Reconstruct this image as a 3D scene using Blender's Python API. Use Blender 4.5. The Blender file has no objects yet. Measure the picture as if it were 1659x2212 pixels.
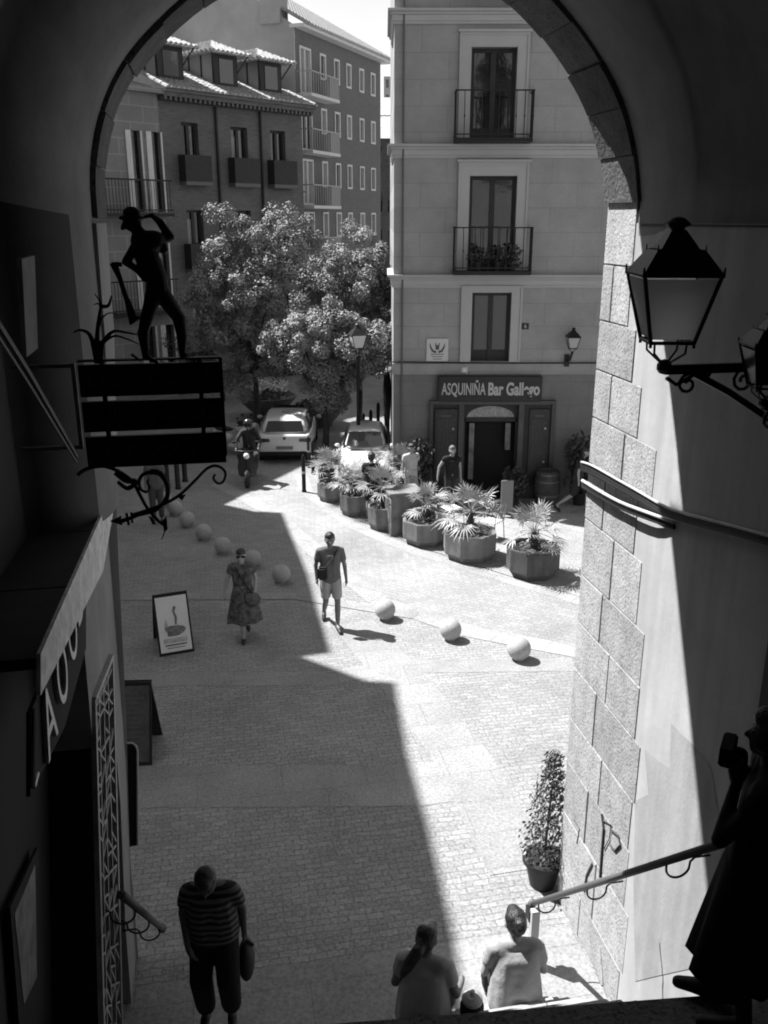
import bpy, bmesh, math, random
from math import sin, cos, tan, radians, pi, sqrt, atan2
from mathutils import Vector, Matrix, noise
random.seed(7)
SC = bpy.context.scene
COL = SC.collection
# ------------------------------------------------------------ camera model, used to place things on the ground
H = 7.03; F = 1937.0; PT = radians(18.1); cp, sp = cos(PT), sin(PT)
RV = (.983, .184); AV = (-.184, .983)
AXR = atan2(.184, .983)
def ray(u, v):
    x = (u-829.5)/F; y = (1106-v)/F
    return x, cp+y*sp, -sp+y*cp
def G(u, v, z=0.0):
    d = ray(u, v); t = (z-H)/d[2]
    return Vector((d[0]*t, d[1]*t, z))
def PP(u, v, n, c):
    d = ray(u, v); t = c/(d[0]*n[0]+d[1]*n[1])
    return Vector((d[0]*t, d[1]*t, H+d[2]*t))
def PY(u, v, Y): return PP(u, v, (0, 1), Y)
def LA(l, a, z=0.0): return Vector((l*RV[0]+a*AV[0], l*RV[1]+a*AV[1], z))
def toLA(p): return (p[0]*RV[0]+p[1]*RV[1], p[0]*AV[0]+p[1]*AV[1], p[2])
# ------------------------------------------------------------ materials
MATS = {}
def mat(name, v, rough=.8, metal=0, var=0, vs=3.0, bump=0, bs=30.0, spec=.5, speck=0, detail=6, isl=0, streak=0):
    if name in MATS: return MATS[name]
    m = bpy.data.materials.new(name); m.use_nodes = True; MATS[name] = m
    nt = m.node_tree; b = nt.nodes['Principled BSDF']
    b.inputs['Base Color'].default_value = (v, v, v, 1); b.inputs['Roughness'].default_value = rough
    b.inputs['Metallic'].default_value = metal; b.inputs['Specular IOR Level'].default_value = spec
    tc = nt.nodes.new('ShaderNodeTexCoord')
    if var:
        n = nt.nodes.new('ShaderNodeTexNoise'); n.inputs['Scale'].default_value = vs; n.inputs['Detail'].default_value = detail
        n.inputs['Roughness'].default_value = .65
        r = nt.nodes.new('ShaderNodeMapRange'); r.inputs[1].default_value = .3; r.inputs[2].default_value = .7
        r.inputs[3].default_value = max(v*(1-var), .002); r.inputs[4].default_value = v*(1+var)
        nt.links.new(tc.outputs['Object'], n.inputs['Vector']); nt.links.new(n.outputs['Fac'], r.inputs[0])
        out = r.outputs[0]
        if speck:
            n2 = nt.nodes.new('ShaderNodeTexNoise'); n2.inputs['Scale'].default_value = 38; n2.inputs['Detail'].default_value = 3
            r2 = nt.nodes.new('ShaderNodeMapRange'); r2.inputs[1].default_value = .33; r2.inputs[2].default_value = .48
            r2.inputs[3].default_value = 1-speck; r2.inputs[4].default_value = 1.0
            nt.links.new(tc.outputs['Object'], n2.inputs['Vector']); nt.links.new(n2.outputs['Fac'], r2.inputs[0])
            mm = nt.nodes.new('ShaderNodeMath'); mm.operation = 'MULTIPLY'
            nt.links.new(out, mm.inputs[0]); nt.links.new(r2.outputs[0], mm.inputs[1]); out = mm.outputs[0]
        if isl:
            gm = nt.nodes.new('ShaderNodeNewGeometry'); ri = nt.nodes.new('ShaderNodeMapRange'); ri.inputs[3].default_value = 1-isl; ri.inputs[4].default_value = 1+isl
            nt.links.new(gm.outputs['Random Per Island'], ri.inputs[0]); mi = nt.nodes.new('ShaderNodeMath'); mi.operation = 'MULTIPLY'
            nt.links.new(out, mi.inputs[0]); nt.links.new(ri.outputs[0], mi.inputs[1]); out = mi.outputs[0]
        if streak:
            mp = nt.nodes.new('ShaderNodeMapping'); mp.inputs['Scale'].default_value = (5, 5, .35); nt.links.new(tc.outputs['Object'], mp.inputs['Vector'])
            n3 = nt.nodes.new('ShaderNodeTexNoise'); n3.inputs['Scale'].default_value = 1.2; n3.inputs['Detail'].default_value = 5; nt.links.new(mp.outputs[0], n3.inputs['Vector'])
            r3_ = nt.nodes.new('ShaderNodeMapRange'); r3_.inputs[1].default_value = .35; r3_.inputs[2].default_value = .6; r3_.inputs[3].default_value = 1-streak; r3_.inputs[4].default_value = 1.0
            nt.links.new(n3.outputs['Fac'], r3_.inputs[0]); m3_ = nt.nodes.new('ShaderNodeMath'); m3_.operation = 'MULTIPLY'
            nt.links.new(out, m3_.inputs[0]); nt.links.new(r3_.outputs[0], m3_.inputs[1]); out = m3_.outputs[0]
        nt.links.new(out, b.inputs['Base Color'])
    if bump:
        n = nt.nodes.new('ShaderNodeTexNoise'); n.inputs['Scale'].default_value = bs; n.inputs['Detail'].default_value = 8
        bp = nt.nodes.new('ShaderNodeBump'); bp.inputs['Strength'].default_value = bump; bp.inputs['Distance'].default_value = .02
        nt.links.new(tc.outputs['Object'], n.inputs['Vector']); nt.links.new(n.outputs['Fac'], bp.inputs['Height'])
        nt.links.new(bp.outputs[0], b.inputs['Normal'])
    return m
def brickmat(name, v, w, h, mortar, mv=.6, rot=(0, 0, 0), var=.12, off=(0, 0, 0), bump=.4, vs=1.2, big=.15, rough=.85, warp=0, fac=.5, blk=.06):
    if name in MATS: return MATS[name]
    m = bpy.data.materials.new(name); m.use_nodes = True; MATS[name] = m
    nt = m.node_tree; N = nt.nodes; L = nt.links; b = N['Principled BSDF']; b.inputs['Roughness'].default_value = rough
    tc = N.new('ShaderNodeTexCoord'); mp = N.new('ShaderNodeMapping'); mp.vector_type = 'POINT'
    mp.inputs['Rotation'].default_value = rot; mp.inputs['Location'].default_value = off
    L.new(tc.outputs['Object'], mp.inputs['Vector'])
    vec = mp.outputs[0]
    if warp:
        n0 = N.new('ShaderNodeTexNoise'); n0.inputs['Scale'].default_value = 2.5; n0.inputs['Detail'].default_value = 4
        L.new(vec, n0.inputs['Vector'])
        s = N.new('ShaderNodeVectorMath'); s.operation = 'SUBTRACT'; s.inputs[1].default_value = (.5, .5, .5); L.new(n0.outputs['Color'], s.inputs[0])
        s2 = N.new('ShaderNodeVectorMath'); s2.operation = 'SCALE'; s2.inputs['Scale'].default_value = warp; L.new(s.outputs[0], s2.inputs[0])
        s3 = N.new('ShaderNodeVectorMath'); s3.operation = 'ADD'; L.new(vec, s3.inputs[0]); L.new(s2.outputs[0], s3.inputs[1]); vec = s3.outputs[0]
    bt = N.new('ShaderNodeTexBrick'); bt.inputs['Scale'].default_value = 1
    bt.inputs['Brick Width'].default_value = w; bt.inputs['Row Height'].default_value = h
    bt.inputs['Mortar Size'].default_value = mortar; bt.inputs['Mortar Smooth'].default_value = .3
    bt.offset = fac
    bt.inputs['Color1'].default_value = (1-blk, 1-blk, 1-blk, 1); bt.inputs['Color2'].default_value = (1+blk, 1+blk, 1+blk, 1)
    bt.inputs['Mortar'].default_value = (mv, mv, mv, 1)
    L.new(vec, bt.inputs['Vector'])
    n = N.new('ShaderNodeTexNoise'); n.inputs['Scale'].default_value = vs; n.inputs['Detail'].default_value = 9; n.inputs['Roughness'].default_value = .7
    L.new(tc.outputs['Object'], n.inputs['Vector'])
    r = N.new('ShaderNodeMapRange'); r.inputs[1].default_value = .3; r.inputs[2].default_value = .7; r.inputs[3].default_value = v*(1-var); r.inputs[4].default_value = v*(1+var)
    L.new(n.outputs['Fac'], r.inputs[0])
    n2 = N.new('ShaderNodeTexNoise'); n2.inputs['Scale'].default_value = 28; n2.inputs['Detail'].default_value = 5
    L.new(tc.outputs['Object'], n2.inputs['Vector'])
    r2 = N.new('ShaderNodeMapRange'); r2.inputs[1].default_value = .3; r2.inputs[2].default_value = .7; r2.inputs[3].default_value = 1-big; r2.inputs[4].default_value = 1+big
    L.new(n2.outputs['Fac'], r2.inputs[0])
    m1 = N.new('ShaderNodeMath'); m1.operation = 'MULTIPLY'; L.new(r.outputs[0], m1.inputs[0]); L.new(r2.outputs[0], m1.inputs[1])
    m2 = N.new('ShaderNodeVectorMath'); m2.operation = 'SCALE'; L.new(bt.outputs['Color'], m2.inputs[0]); L.new(m1.outputs[0], m2.inputs['Scale'])
    L.new(m2.outputs[0], b.inputs['Base Color'])
    if bump:
        h1 = N.new('ShaderNodeMath'); h1.operation = 'SUBTRACT'; L.new(n2.outputs['Fac'], h1.inputs[0]); L.new(bt.outputs['Fac'], h1.inputs[1])
        bp = N.new('ShaderNodeBump'); bp.inputs['Strength'].default_value = bump; bp.inputs['Distance'].default_value = .015
        L.new(h1.outputs[0], bp.inputs['Height']); L.new(bp.outputs[0], b.inputs['Normal'])
    return m
# ------------------------------------------------------------ scene graph
def tag(o, label=None, cat=None, group=None, kind=None):
    if label: o['label'] = label
    if cat: o['category'] = cat
    if group: o['group'] = group
    if kind: o['kind'] = kind
    return o
WM = {}
def thing(name, label, cat, loc=(0, 0, 0), rz=0.0, group=None):
    o = bpy.data.objects.new(name, None); o.empty_display_size = .2; COL.objects.link(o)
    o.location = loc; o.rotation_euler = (0, 0, rz)
    WM[o] = Matrix.Translation(Vector(loc)) @ Matrix.Rotation(rz, 4, 'Z')
    return tag(o, label, cat, group)
class MB:
    def __init__(s, M=None): s.v = []; s.f = []; s.M = M
    def add(s, vs, fs):
        k = len(s.v)
        s.v += [(s.M @ Vector(p)) if s.M else Vector(p) for p in vs]
        s.f += [tuple(i+k for i in f) for f in fs]; return s
    def box(s, x0, x1, y0, y1, z0, z1):
        if x0 > x1: x0, x1 = x1, x0
        if y0 > y1: y0, y1 = y1, y0
        if z0 > z1: z0, z1 = z1, z0
        return s.add([(x0, y0, z0), (x1, y0, z0), (x1, y1, z0), (x0, y1, z0), (x0, y0, z1), (x1, y0, z1), (x1, y1, z1), (x0, y1, z1)],
                     [(3, 2, 1, 0), (4, 5, 6, 7), (0, 1, 5, 4), (1, 2, 6, 5), (2, 3, 7, 6), (3, 0, 4, 7)])
    def quad(s, a, b, c, d): return s.add([a, b, c, d], [(0, 1, 2, 3)])
    def poly(s, pts): return s.add(pts, [tuple(range(len(pts)))])
    def prism(s, pts, y0, y1):      # pts in x,z ; extruded along y
        n = len(pts); v = [(p[0], y0, p[1]) for p in pts]+[(p[0], y1, p[1]) for p in pts]
        f = [tuple(range(n)), tuple(range(2*n-1, n-1, -1))]+[(i, i+n, (i+1) % n+n, (i+1) % n) for i in range(n)]
        return s.add(v, f)
    def vprism(s, pts, z0, z1):     # pts in x,y ; extruded along z
        n = len(pts); v = [(p[0], p[1], z0) for p in pts]+[(p[0], p[1], z1) for p in pts]
        f = [tuple(range(n-1, -1, -1)), tuple(range(n, 2*n))]+[(i, (i+1) % n, (i+1) % n+n, i+n) for i in range(n)]
        return s.add(v, f)
    def tube(s, pts, r, n=8, cap=True, flat=1.0):
        pts = [Vector(p) for p in pts]; k = len(pts); rs = r if isinstance(r, (list, tuple)) else [r]*k
        vs = []; fs = []; up = None
        for i, p in enumerate(pts):
            d = (pts[min(i+1, k-1)]-pts[max(i-1, 0)])
            if d.length < 1e-9: d = Vector((0, 0, 1))
            d.normalize()
            if up is None: up = d.orthogonal().normalized()
            up = (up-d*up.dot(d))
            up = up.normalized() if up.length > 1e-6 else d.orthogonal().normalized()
            w = d.cross(up)
            for j in range(n):
                a = 2*pi*j/n; vs.append(p+(up*cos(a)+w*sin(a)*flat)*rs[i])
        for i in range(k-1):
            for j in range(n): fs.append((i*n+j, i*n+(j+1) % n, (i+1)*n+(j+1) % n, (i+1)*n+j))
        if cap: fs.append(tuple(range(n-1, -1, -1))); fs.append(tuple(range((k-1)*n, k*n)))
        return s.add(vs, fs)
    def lathe(s, prof, c=(0, 0, 0), n=24, ph=0, sy=1.0):
        vs = []; fs = []; k = len(prof)
        for (r, z) in prof:
            for j in range(n):
                a = 2*pi*j/n+ph; vs.append((c[0]+r*cos(a), c[1]+r*sin(a)*sy, c[2]+z))
        for i in range(k-1):
            for j in range(n): fs.append((i*n+j, i*n+(j+1) % n, (i+1)*n+(j+1) % n, (i+1)*n+j))
        fs.append(tuple(range(n-1, -1, -1))); fs.append(tuple(range((k-1)*n, k*n)))
        return s.add(vs, fs)
    def ball(s, c, r, n=16, sz=1.0, sx=1, sy=1):
        prof = [(max(r*sin(pi*i/(n//2)), 1e-4), -r*cos(pi*i/(n//2))*sz) for i in range(n//2+1)]
        vs = []; fs = []
        for (q, z) in prof:
            for j in range(n):
                a = 2*pi*j/n; vs.append((c[0]+q*cos(a)*sx, c[1]+q*sin(a)*sy, c[2]+z))
        k = len(prof)
        for i in range(k-1):
            for j in range(n): fs.append((i*n+j, i*n+(j+1) % n, (i+1)*n+(j+1) % n, (i+1)*n+j))
        return s.add(vs, fs)
    def build(s, name, m, parent=None, smooth=False, bevel=0, world=False, root=None, autos=False, dst=None):
        me = bpy.data.meshes.new(name)
        vs = s.v
        if world and parent is not None:
            q = parent
            while q not in WM: q = q.parent
            inv = WM[q].inverted(); vs = [inv @ v for v in vs]
        me.from_pydata([tuple(v) for v in vs], [], s.f)
        bm = bmesh.new(); bm.from_mesh(me)
        if bevel or smooth or autos: bmesh.ops.remove_doubles(bm, verts=bm.verts, dist=1e-5)
        if bevel:
            es = [e for e in bm.edges if len(e.link_faces) == 2 and e.calc_face_angle(0) > .5]
            bmesh.ops.bevel(bm, geom=es, offset=bevel, segments=2, affect='EDGES', clamp_overlap=True)
        bmesh.ops.recalc_face_normals(bm, faces=bm.faces)
        bm.to_mesh(me); bm.free()
        if smooth or autos:
            me.polygons.foreach_set('use_smooth', [True]*len(me.polygons))
            if autos: me.set_sharp_from_angle(angle=radians(35))
        if isinstance(m, (list, tuple)):
            for q in m: me.materials.append(q)
        else: me.materials.append(m)
        o = bpy.data.objects.new(name, me); COL.objects.link(o)
        if parent is not None: o.parent = parent
        return o
def copy_tree(o, parent=None):
    c = o.copy(); COL.objects.link(c)
    if parent is not None: c.parent = parent
    for ch in list(o.children): copy_tree(ch, c)
    return c
def place(proto, first, loc, rz, label=None, scale=1):
    o = proto if first else copy_tree(proto)
    o.location = loc; o.rotation_euler = (0, 0, rz); o.scale = (scale,)*3
    if label: o['label'] = label
    return o
def text_part(name, txt, size, m, M, parent, ext=.006, font=None, width=None, shear=0, world=False, off=0):
    cu = bpy.data.curves.new(name, 'FONT'); cu.body = txt; cu.size = size; cu.extrude = ext; cu.align_x = 'CENTER'; cu.align_y = 'CENTER'; cu.shear = shear; cu.offset = off
    o = bpy.data.objects.new(name+'_tmp', cu); COL.objects.link(o)
    dg = bpy.context.evaluated_depsgraph_get(); me = bpy.data.meshes.new_from_object(o.evaluated_get(dg))
    bpy.data.objects.remove(o); bpy.data.curves.remove(cu)
    if width:
        xs = [v.co.x for v in me.vertices]; k = width/(max(xs)-min(xs)); cx = (max(xs)+min(xs))/2
        for v in me.vertices: v.co.x = (v.co.x-cx)*k
    R = Matrix.Rotation(pi/2, 4, 'X')
    T = M @ R
    if world:
        q = parent
        while q not in WM: q = q.parent
        T = WM[q].inverted() @ T
    me.transform(T); me.materials.clear(); me.materials.append(m); me.name = name
    o = bpy.data.objects.new(name, me); COL.objects.link(o); o.parent = parent
    return o
def wall_holes(b, x0, x1, z0, z1, holes, y=0.0, depth=.25, top=True):
    xs = sorted(set([x0, x1]+[h[0] for h in holes]+[h[1] for h in holes])); xs = [x for x in xs if x0 <= x <= x1]
    zs = sorted(set([z0, z1]+[h[2] for h in holes]+[h[3] for h in holes])); zs = [z for z in zs if z0 <= z <= z1]
    for i in range(len(xs)-1):
        for j in range(len(zs)-1):
            cx = (xs[i]+xs[i+1])/2; cz = (zs[j]+zs[j+1])/2
            if any(h[0] < cx < h[1] and h[2] < cz < h[3] for h in holes): continue
            b.quad((xs[i], y, zs[j]), (xs[i+1], y, zs[j]), (xs[i+1], y, zs[j+1]), (xs[i], y, zs[j+1]))
    for (a, c, d, e) in [h[:4] for h in holes]:
        b.quad((a, y, d), (a, y+depth, d), (a, y+depth, e), (a, y, e)); b.quad((c, y, d), (c, y, e), (c, y+depth, e), (c, y+depth, d))
        b.quad((a, y, e), (a, y+depth, e), (c, y+depth, e), (c, y, e)); b.quad((a, y, d), (c, y, d), (c, y+depth, d), (a, y+depth, d))
# ------------------------------------------------------------ world, sun, camera
SAZ = radians(62); SEL = radians(55)      # azimuth left of forward, elevation
SUN = Vector((-sin(SAZ)*cos(SEL), cos(SAZ)*cos(SEL), sin(SEL)))
w = bpy.data.worlds.new('World'); SC.world = w; w.use_nodes = True
nt = w.node_tree; bg = nt.nodes['Background']; sk = nt.nodes.new('ShaderNodeTexSky'); sk.sky_type = 'NISHITA'; sk.sun_disc = False
sk.sun_elevation = SEL; sk.sun_rotation = -SAZ; sk.dust_density = 3.0; sk.air_density = 1.2
bw = nt.nodes.new('ShaderNodeRGBToBW'); nt.links.new(sk.outputs[0], bw.inputs[0]); 
# thin white cloud veil low in the sky
tcw = nt.nodes.new('ShaderNodeTexCoord'); sx = nt.nodes.new('ShaderNodeSeparateXYZ'); nt.links.new(tcw.outputs['Generated'], sx.inputs[0])
vr = nt.nodes.new('ShaderNodeMapRange'); vr.inputs[1].default_value = .55; vr.inputs[2].default_value = .1; vr.inputs[3].default_value = 0; vr.inputs[4].default_value = 6.0; nt.links.new(sx.outputs['Z'], vr.inputs[0])
cn = nt.nodes.new('ShaderNodeTexNoise'); cn.inputs['Scale'].default_value = 2.5; cn.inputs['Detail'].default_value = 6; nt.links.new(tcw.outputs['Generated'], cn.inputs['Vector'])
cm = nt.nodes.new('ShaderNodeMath'); cm.operation = 'MULTIPLY_ADD'; cm.inputs[1].default_value = .6; cm.inputs[2].default_value = .7; nt.links.new(cn.outputs['Fac'], cm.inputs[0])
cm2 = nt.nodes.new('ShaderNodeMath'); cm2.operation = 'MULTIPLY'; nt.links.new(cm.outputs[0], cm2.inputs[0]); nt.links.new(vr.outputs[0], cm2.inputs[1])
ad = nt.nodes.new('ShaderNodeMath'); ad.operation = 'ADD'; nt.links.new(bw.outputs[0], ad.inputs[0]); nt.links.new(cm2.outputs[0], ad.inputs[1])
nt.links.new(ad.outputs[0], bg.inputs['Color'])
bg.inputs['Strength'].default_value = .05
sl = bpy.data.lights.new('sun', 'SUN'); sl.energy = 5.0; sl.angle = radians(.53); sl.color = (1, 1, 1)
so = bpy.data.objects.new('sun', sl); COL.objects.link(so); so.rotation_euler = SUN.to_track_quat('Z', 'Y').to_euler(); so.location = (-20, 10, 40)
cd = bpy.data.cameras.new('camera'); cam = bpy.data.objects.new('camera', cd); COL.objects.link(cam)
cam.location = (0, 0, H); cam.rotation_euler = (pi/2-PT, 0, 0)
cd.sensor_fit = 'VERTICAL'; cd.sensor_height = 36; cd.lens = F/2212*36; cd.clip_start = .05; cd.clip_end = 1000
SC.camera = cam
SC.view_settings.view_transform = 'Standard'; SC.view_settings.look = 'None'; SC.view_settings.gamma = 1
SC.view_settings.exposure = 1.15
SC.cycles.max_bounces = 8; SC.cycles.diffuse_bounces = 6
SC.render.filter_size = 1.9
try: SC.cycles.filter_width = 1.9
except Exception: pass
# ============================================================ SETTING: ground, street, steps
m_sett = brickmat('stone_setts', .258, .19, .088, .009, mv=.72, rot=(0, 0, AXR*-1), warp=.08, var=.18, vs=.6, big=.32, blk=.12)
m_road = brickmat('worn_setts', .265, .17, .12, .010, mv=.8, rot=(0, 0, .55), warp=.06, var=.22, vs=.45, big=.25, blk=.1)
m_slab = brickmat('granite_slabs', .262, 1.1, .62, .007, mv=.78, rot=(0, 0, AXR*-1), var=.2, vs=.8, big=.25)
m_slabr = brickmat('kerb_slabs', .285, .9, .7, .009, mv=.72, rot=(0, 0, .62), var=.2, vs=.8, big=.25)
b = MB(); b.quad((-120, -30, 0), (120, -30, 0), (120, 200, 0), (-120, 200, 0))
tag(b.build('ground', m_sett), kind='structure')
def strip(name, pts, z, m):
    b = MB(); b.poly([Vector((p.x, p.y, z)) for p in pts]); return tag(b.build(name, m), kind='structure')
road = [G(*q) for q in [(470, 1040), (585, 1100), (690, 1190), (820, 1290), (1010, 1352), (1240, 1395), (1420, 1440)]]
road2 = [G(*q) for q in [(1420, 1350), (1250, 1290), (1080, 1240), (900, 1185), (760, 1125), (660, 1060), (640, 1000), (660, 930)]]
strip('road', road+road2+[G(560, 930)], .004, m_road)
# granite kerb bands either side of the road, and slab strips across the square
def band(name, pix, wd, z, m):
    P = [G(*q) for q in pix]; L = []; R = []
    for i, p in enumerate(P):
        d = (P[min(i+1, len(P)-1)]-P[max(i-1, 0)]).normalized(); n = Vector((-d.y, d.x, 0)); L.append(p+n*wd/2); R.append(p-n*wd/2)
    b = MB()
    for i in range(len(P)-1): b.quad(*[Vector((q.x, q.y, z)) for q in (L[i], L[i+1], R[i+1], R[i])])
    return tag(b.build(name, m), kind='structure')
band('kerb', [(470, 1045), (585, 1106), (690, 1198), (820, 1300), (1010, 1364), (1240, 1407), (1420, 1452)], .45, .008, m_slabr)
band('kerb', [(660, 930), (640, 1000), (664, 1066), (760, 1135), (900, 1194), (1080, 1248), (1250, 1298), (1420, 1352)], .35, .008, m_slabr)
band('paving_strip', [(200, 1290), (640, 1288), (900, 1330)], .34, .012, m_slab)
band('paving_strip', [(240, 1700), (900, 1695), (1010, 1680)], .9, .004, m_slab)
band('paving_strip', [(240, 1468), (700, 1466), (860, 1440), (1240, 1436)], .45, .004, m_slab)
band('paving_strip', [(760, 1345), (880, 1480), (1000, 1640), (1130, 1880)], .8, .006, m_slab)
strip('pavement', [G(700, 1090), G(900, 1180), G(1100, 1245), G(1420, 1340), Vector((14, 22.6, 0)), Vector((0, 22.6, 0)), G(720, 1040)], .014, m_slabr)
# steps: one flight climbing from the square to the landing
m_gran = mat('grey_granite', .33, .85, var=.22, vs=3, bump=.5, bs=55, speck=.3)
m_grand = mat('landing_granite', .22, .85, var=.3, vs=6, bump=.6, bs=45, speck=.55)
m_step = brickmat('step_granite', .33, 1.3, 3.0, .008, mv=.5, rot=(0, 0, 0), var=.15, vs=1.5, big=.2)
M_AX = Matrix(((RV[0], AV[0], 0, 0), (RV[1], AV[1], 0, 0), (0, 0, 1, 0), (0, 0, 0, 1)))
NST = 16; TR = .2135; RI = 3.45/16; A0 = 6.12
b = MB(M_AX)
for k in range(1, NST-1):
    a1 = A0-(k-1)*TR; b.box(-1.35, 2.6, a1-TR-.02, a1, 0 if k == 1 else (k-2)*RI, k*RI)
st = b.build('steps', m_step, bevel=.012); tag(st, kind='structure')
b = MB(M_AX); b.vprism([(-2.0, 1.6), (3.4, 1.6), (3.4, 2.95), (-2.0, 3.47)], 3.2, 3.45)
for k in range(6): b.box(-2, 3.4, 1.6-.32*(k+1), 1.6-.32*k, 3.2, 3.45+.2*(k+1))
b.box(-2, 3.4, -9, 1.6-.32*6, 3.2, 5.4)
tag(b.build('landing', m_grand, bevel=.01), kind='structure')
b = MB(M_AX); b.box(-1.35, 3.3, 3.3, 7.08, -.1, .022)
tag(b.build('slab_apron', m_slab), kind='structure')
b = MB(M_AX); b.box(2.6, 2.66, 3.2, 6.12, 0, 3.2)
# ============================================================ ARCHWAY BUILDING
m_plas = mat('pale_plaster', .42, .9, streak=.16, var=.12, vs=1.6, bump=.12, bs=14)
m_plasd = mat('shade_dark_plaster', .075, .9, var=.22, vs=.9, bump=.15, bs=14)  # plaster with the shade of the deep passage put into its colour
m_lowl = mat('shade_dark_wall', .055, .8, var=.3, vs=1.5, bump=.1)  # passage shade put into the wall colour below the impost
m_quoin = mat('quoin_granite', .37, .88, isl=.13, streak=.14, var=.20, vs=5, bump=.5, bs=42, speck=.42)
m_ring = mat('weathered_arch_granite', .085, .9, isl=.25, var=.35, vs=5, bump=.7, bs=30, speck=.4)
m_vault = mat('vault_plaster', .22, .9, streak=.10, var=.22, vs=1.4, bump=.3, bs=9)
m_jamb = mat('jamb_plaster', .26, .9, streak=.12, var=.22, vs=1.6, bump=.15, bs=14)
ARCH = thing('archway_building', 'vaulted stone and plaster archway passage framing the whole view', 'building', LA(1.3, 7.5, 0), -0.0)
# profile of the opening in the outer plane: (lat, z)
prof = [(-1.10, 0), (-1.08, 1.2), (-.98, 2.8), (-.90, 4.6), (-.80, 5.8), (-.76, 7.03), (-.745, 7.35), (-.66, 7.68), (-.5, 7.98), (-.26, 8.24), (.1, 8.52), (.52, 8.72), (.95, 8.86), (1.37, 8.91),
        (1.8, 8.86), (2.2, 8.72), (2.55, 8.48), (2.85, 8.18), (3.08, 7.86), (3.22, 7.5), (3.29, 7.15), (3.30, 6.8), (3.3, 5.0), (3.3, 0)]
def sub(p, n=3):
    o = []
    for i in range(len(p)-1):
        p0 = Vector(p[max(i-1, 0)]); p1 = Vector(p[i]); p2 = Vector(p[i+1]); p3 = Vector(p[min(i+2, len(p)-1)])
        for k in range(n):
            t = k/n; o.append(.5*((2*p1)+(p2-p0)*t+(2*p0-5*p1+4*p2-p3)*t*t+(3*p1-p0-3*p2+p3)*t**3))
    o.append(Vector(p[-1])); return o
ps = sub(prof[5:21])
def offs(p, d):   # push outwards from the arch centre
    c = Vector((1.3, 6.6)); q = Vector(p); v = (q-c).normalized(); return q+v*d
# stone ring (arch part only), voussoir blocks with open joints
RT = .62
b = MB(M_AX); 
iz = [i for i, p in enumerate(ps)]
cum = [0]
for i in range(1, len(ps)): cum.append(cum[-1]+(ps[i]-ps[i-1]).length)
def at(s):
    for i in range(1, len(ps)):
        if cum[i] >= s: t = (s-cum[i-1])/(cum[i]-cum[i-1]); return ps[i-1].lerp(ps[i], t)
    return ps[-1]
nb = 17
for k in range(nb):
    s0 = cum[-1]*k/nb+.004; s1 = cum[-1]*(k+1)/nb-.004
    jd = random.uniform(-.012, .012)
    inn = [offs(at(s0+(s1-s0)*t/4), jd) for t in range(5)]; out = [offs(p, .42) for p in inn]
    pts = [(q.x, q.y) for q in inn]+[(q.x, q.y) for q in reversed(out)]
    b.prism(pts, 7.5, 7.5-RT)
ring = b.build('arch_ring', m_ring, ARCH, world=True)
# mortar backing behind the ring joints
b = MB(M_AX)
for i in range(len(ps)-1):
    a_, c_ = offs(ps[i], .03), offs(ps[i+1], .03)
    b.quad((a_.x, 7.48, a_.y), (c_.x, 7.48, c_.y), (c_.x, 6.9, c_.y), (a_.x, 6.9, a_.y))
b.build('arch_mortar', m_ring, ARCH, world=True)
# vault and upper walls (plaster) running back over the passage
b = MB(M_AX); vp = [offs(p, .035) for p in ps]
vp = [Vector((-.80, 4.94)), Vector((-.80, 6.0))]+[Vector((min(max(q.x, -.80), 3.335), q.y)) for q in vp]+[Vector((3.335, 6.7))]
AS = 6.85
def vault(b, prof_, a0, a1, ns):
    for i in range(len(prof_)-1):
        for k in range(ns):
            u0, u1 = a0+(a1-a0)*k/ns, a0+(a1-a0)*(k+1)/ns; p, q = prof_[i], prof_[i+1]
            b.quad((p.x, u0, p.y), (q.x, u0, q.y), (q.x, u1, q.y), (p.x, u1, p.y))
vault(b, vp, 6.9, AS, 1)
b.build('vault', m_vault, ARCH, world=True, smooth=True)
cc = Vector((1.3, 6.6)); wp = [Vector((-1.32, 4.94)), Vector((-1.32, 6.0))]
for q in vp[2:]:
    k = max(0, min(1, (3.3-q.x)/3.6)); o_ = q+(q-cc).normalized()*(.06+.5*k); wp.append(Vector((max(o_.x, -1.32), o_.y)))
wp = [Vector((min(q.x, 3.34), q.y)) for q in wp]
AE = AS-.8; NR = 8
b = MB(M_AX); bd_ = MB(M_AX)
def mixp(i, t): return vp[i].lerp(wp[i], 1-cos(t*pi/2))
for i in range(len(vp)-1):
    for k in range(NR):
        t0, t1 = k/NR, (k+1)/NR; u0, u1 = AS-(AS-AE)*sin(t0*pi/2), AS-(AS-AE)*sin(t1*pi/2)
        p0, q0, p1, q1 = mixp(i, t0), mixp(i+1, t0), mixp(i, t1), mixp(i+1, t1)
        (bd_ if i < 2 and k > 2 else b).quad((p0.x, u0, p0.y), (q0.x, u0, q0.y), (q1.x, u1, q1.y), (p1.x, u1, p1.y))  # dark colour begins partway round, imitating the light fading
vault(b, wp[2:], AE, -9, 12); b.build('inner_vault', m_vault, ARCH, world=True, smooth=True)
vault(bd_, wp[:3], AE, -9, 12); bd_.build('left_wall', m_lowl, ARCH, world=True, smooth=True)
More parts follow.
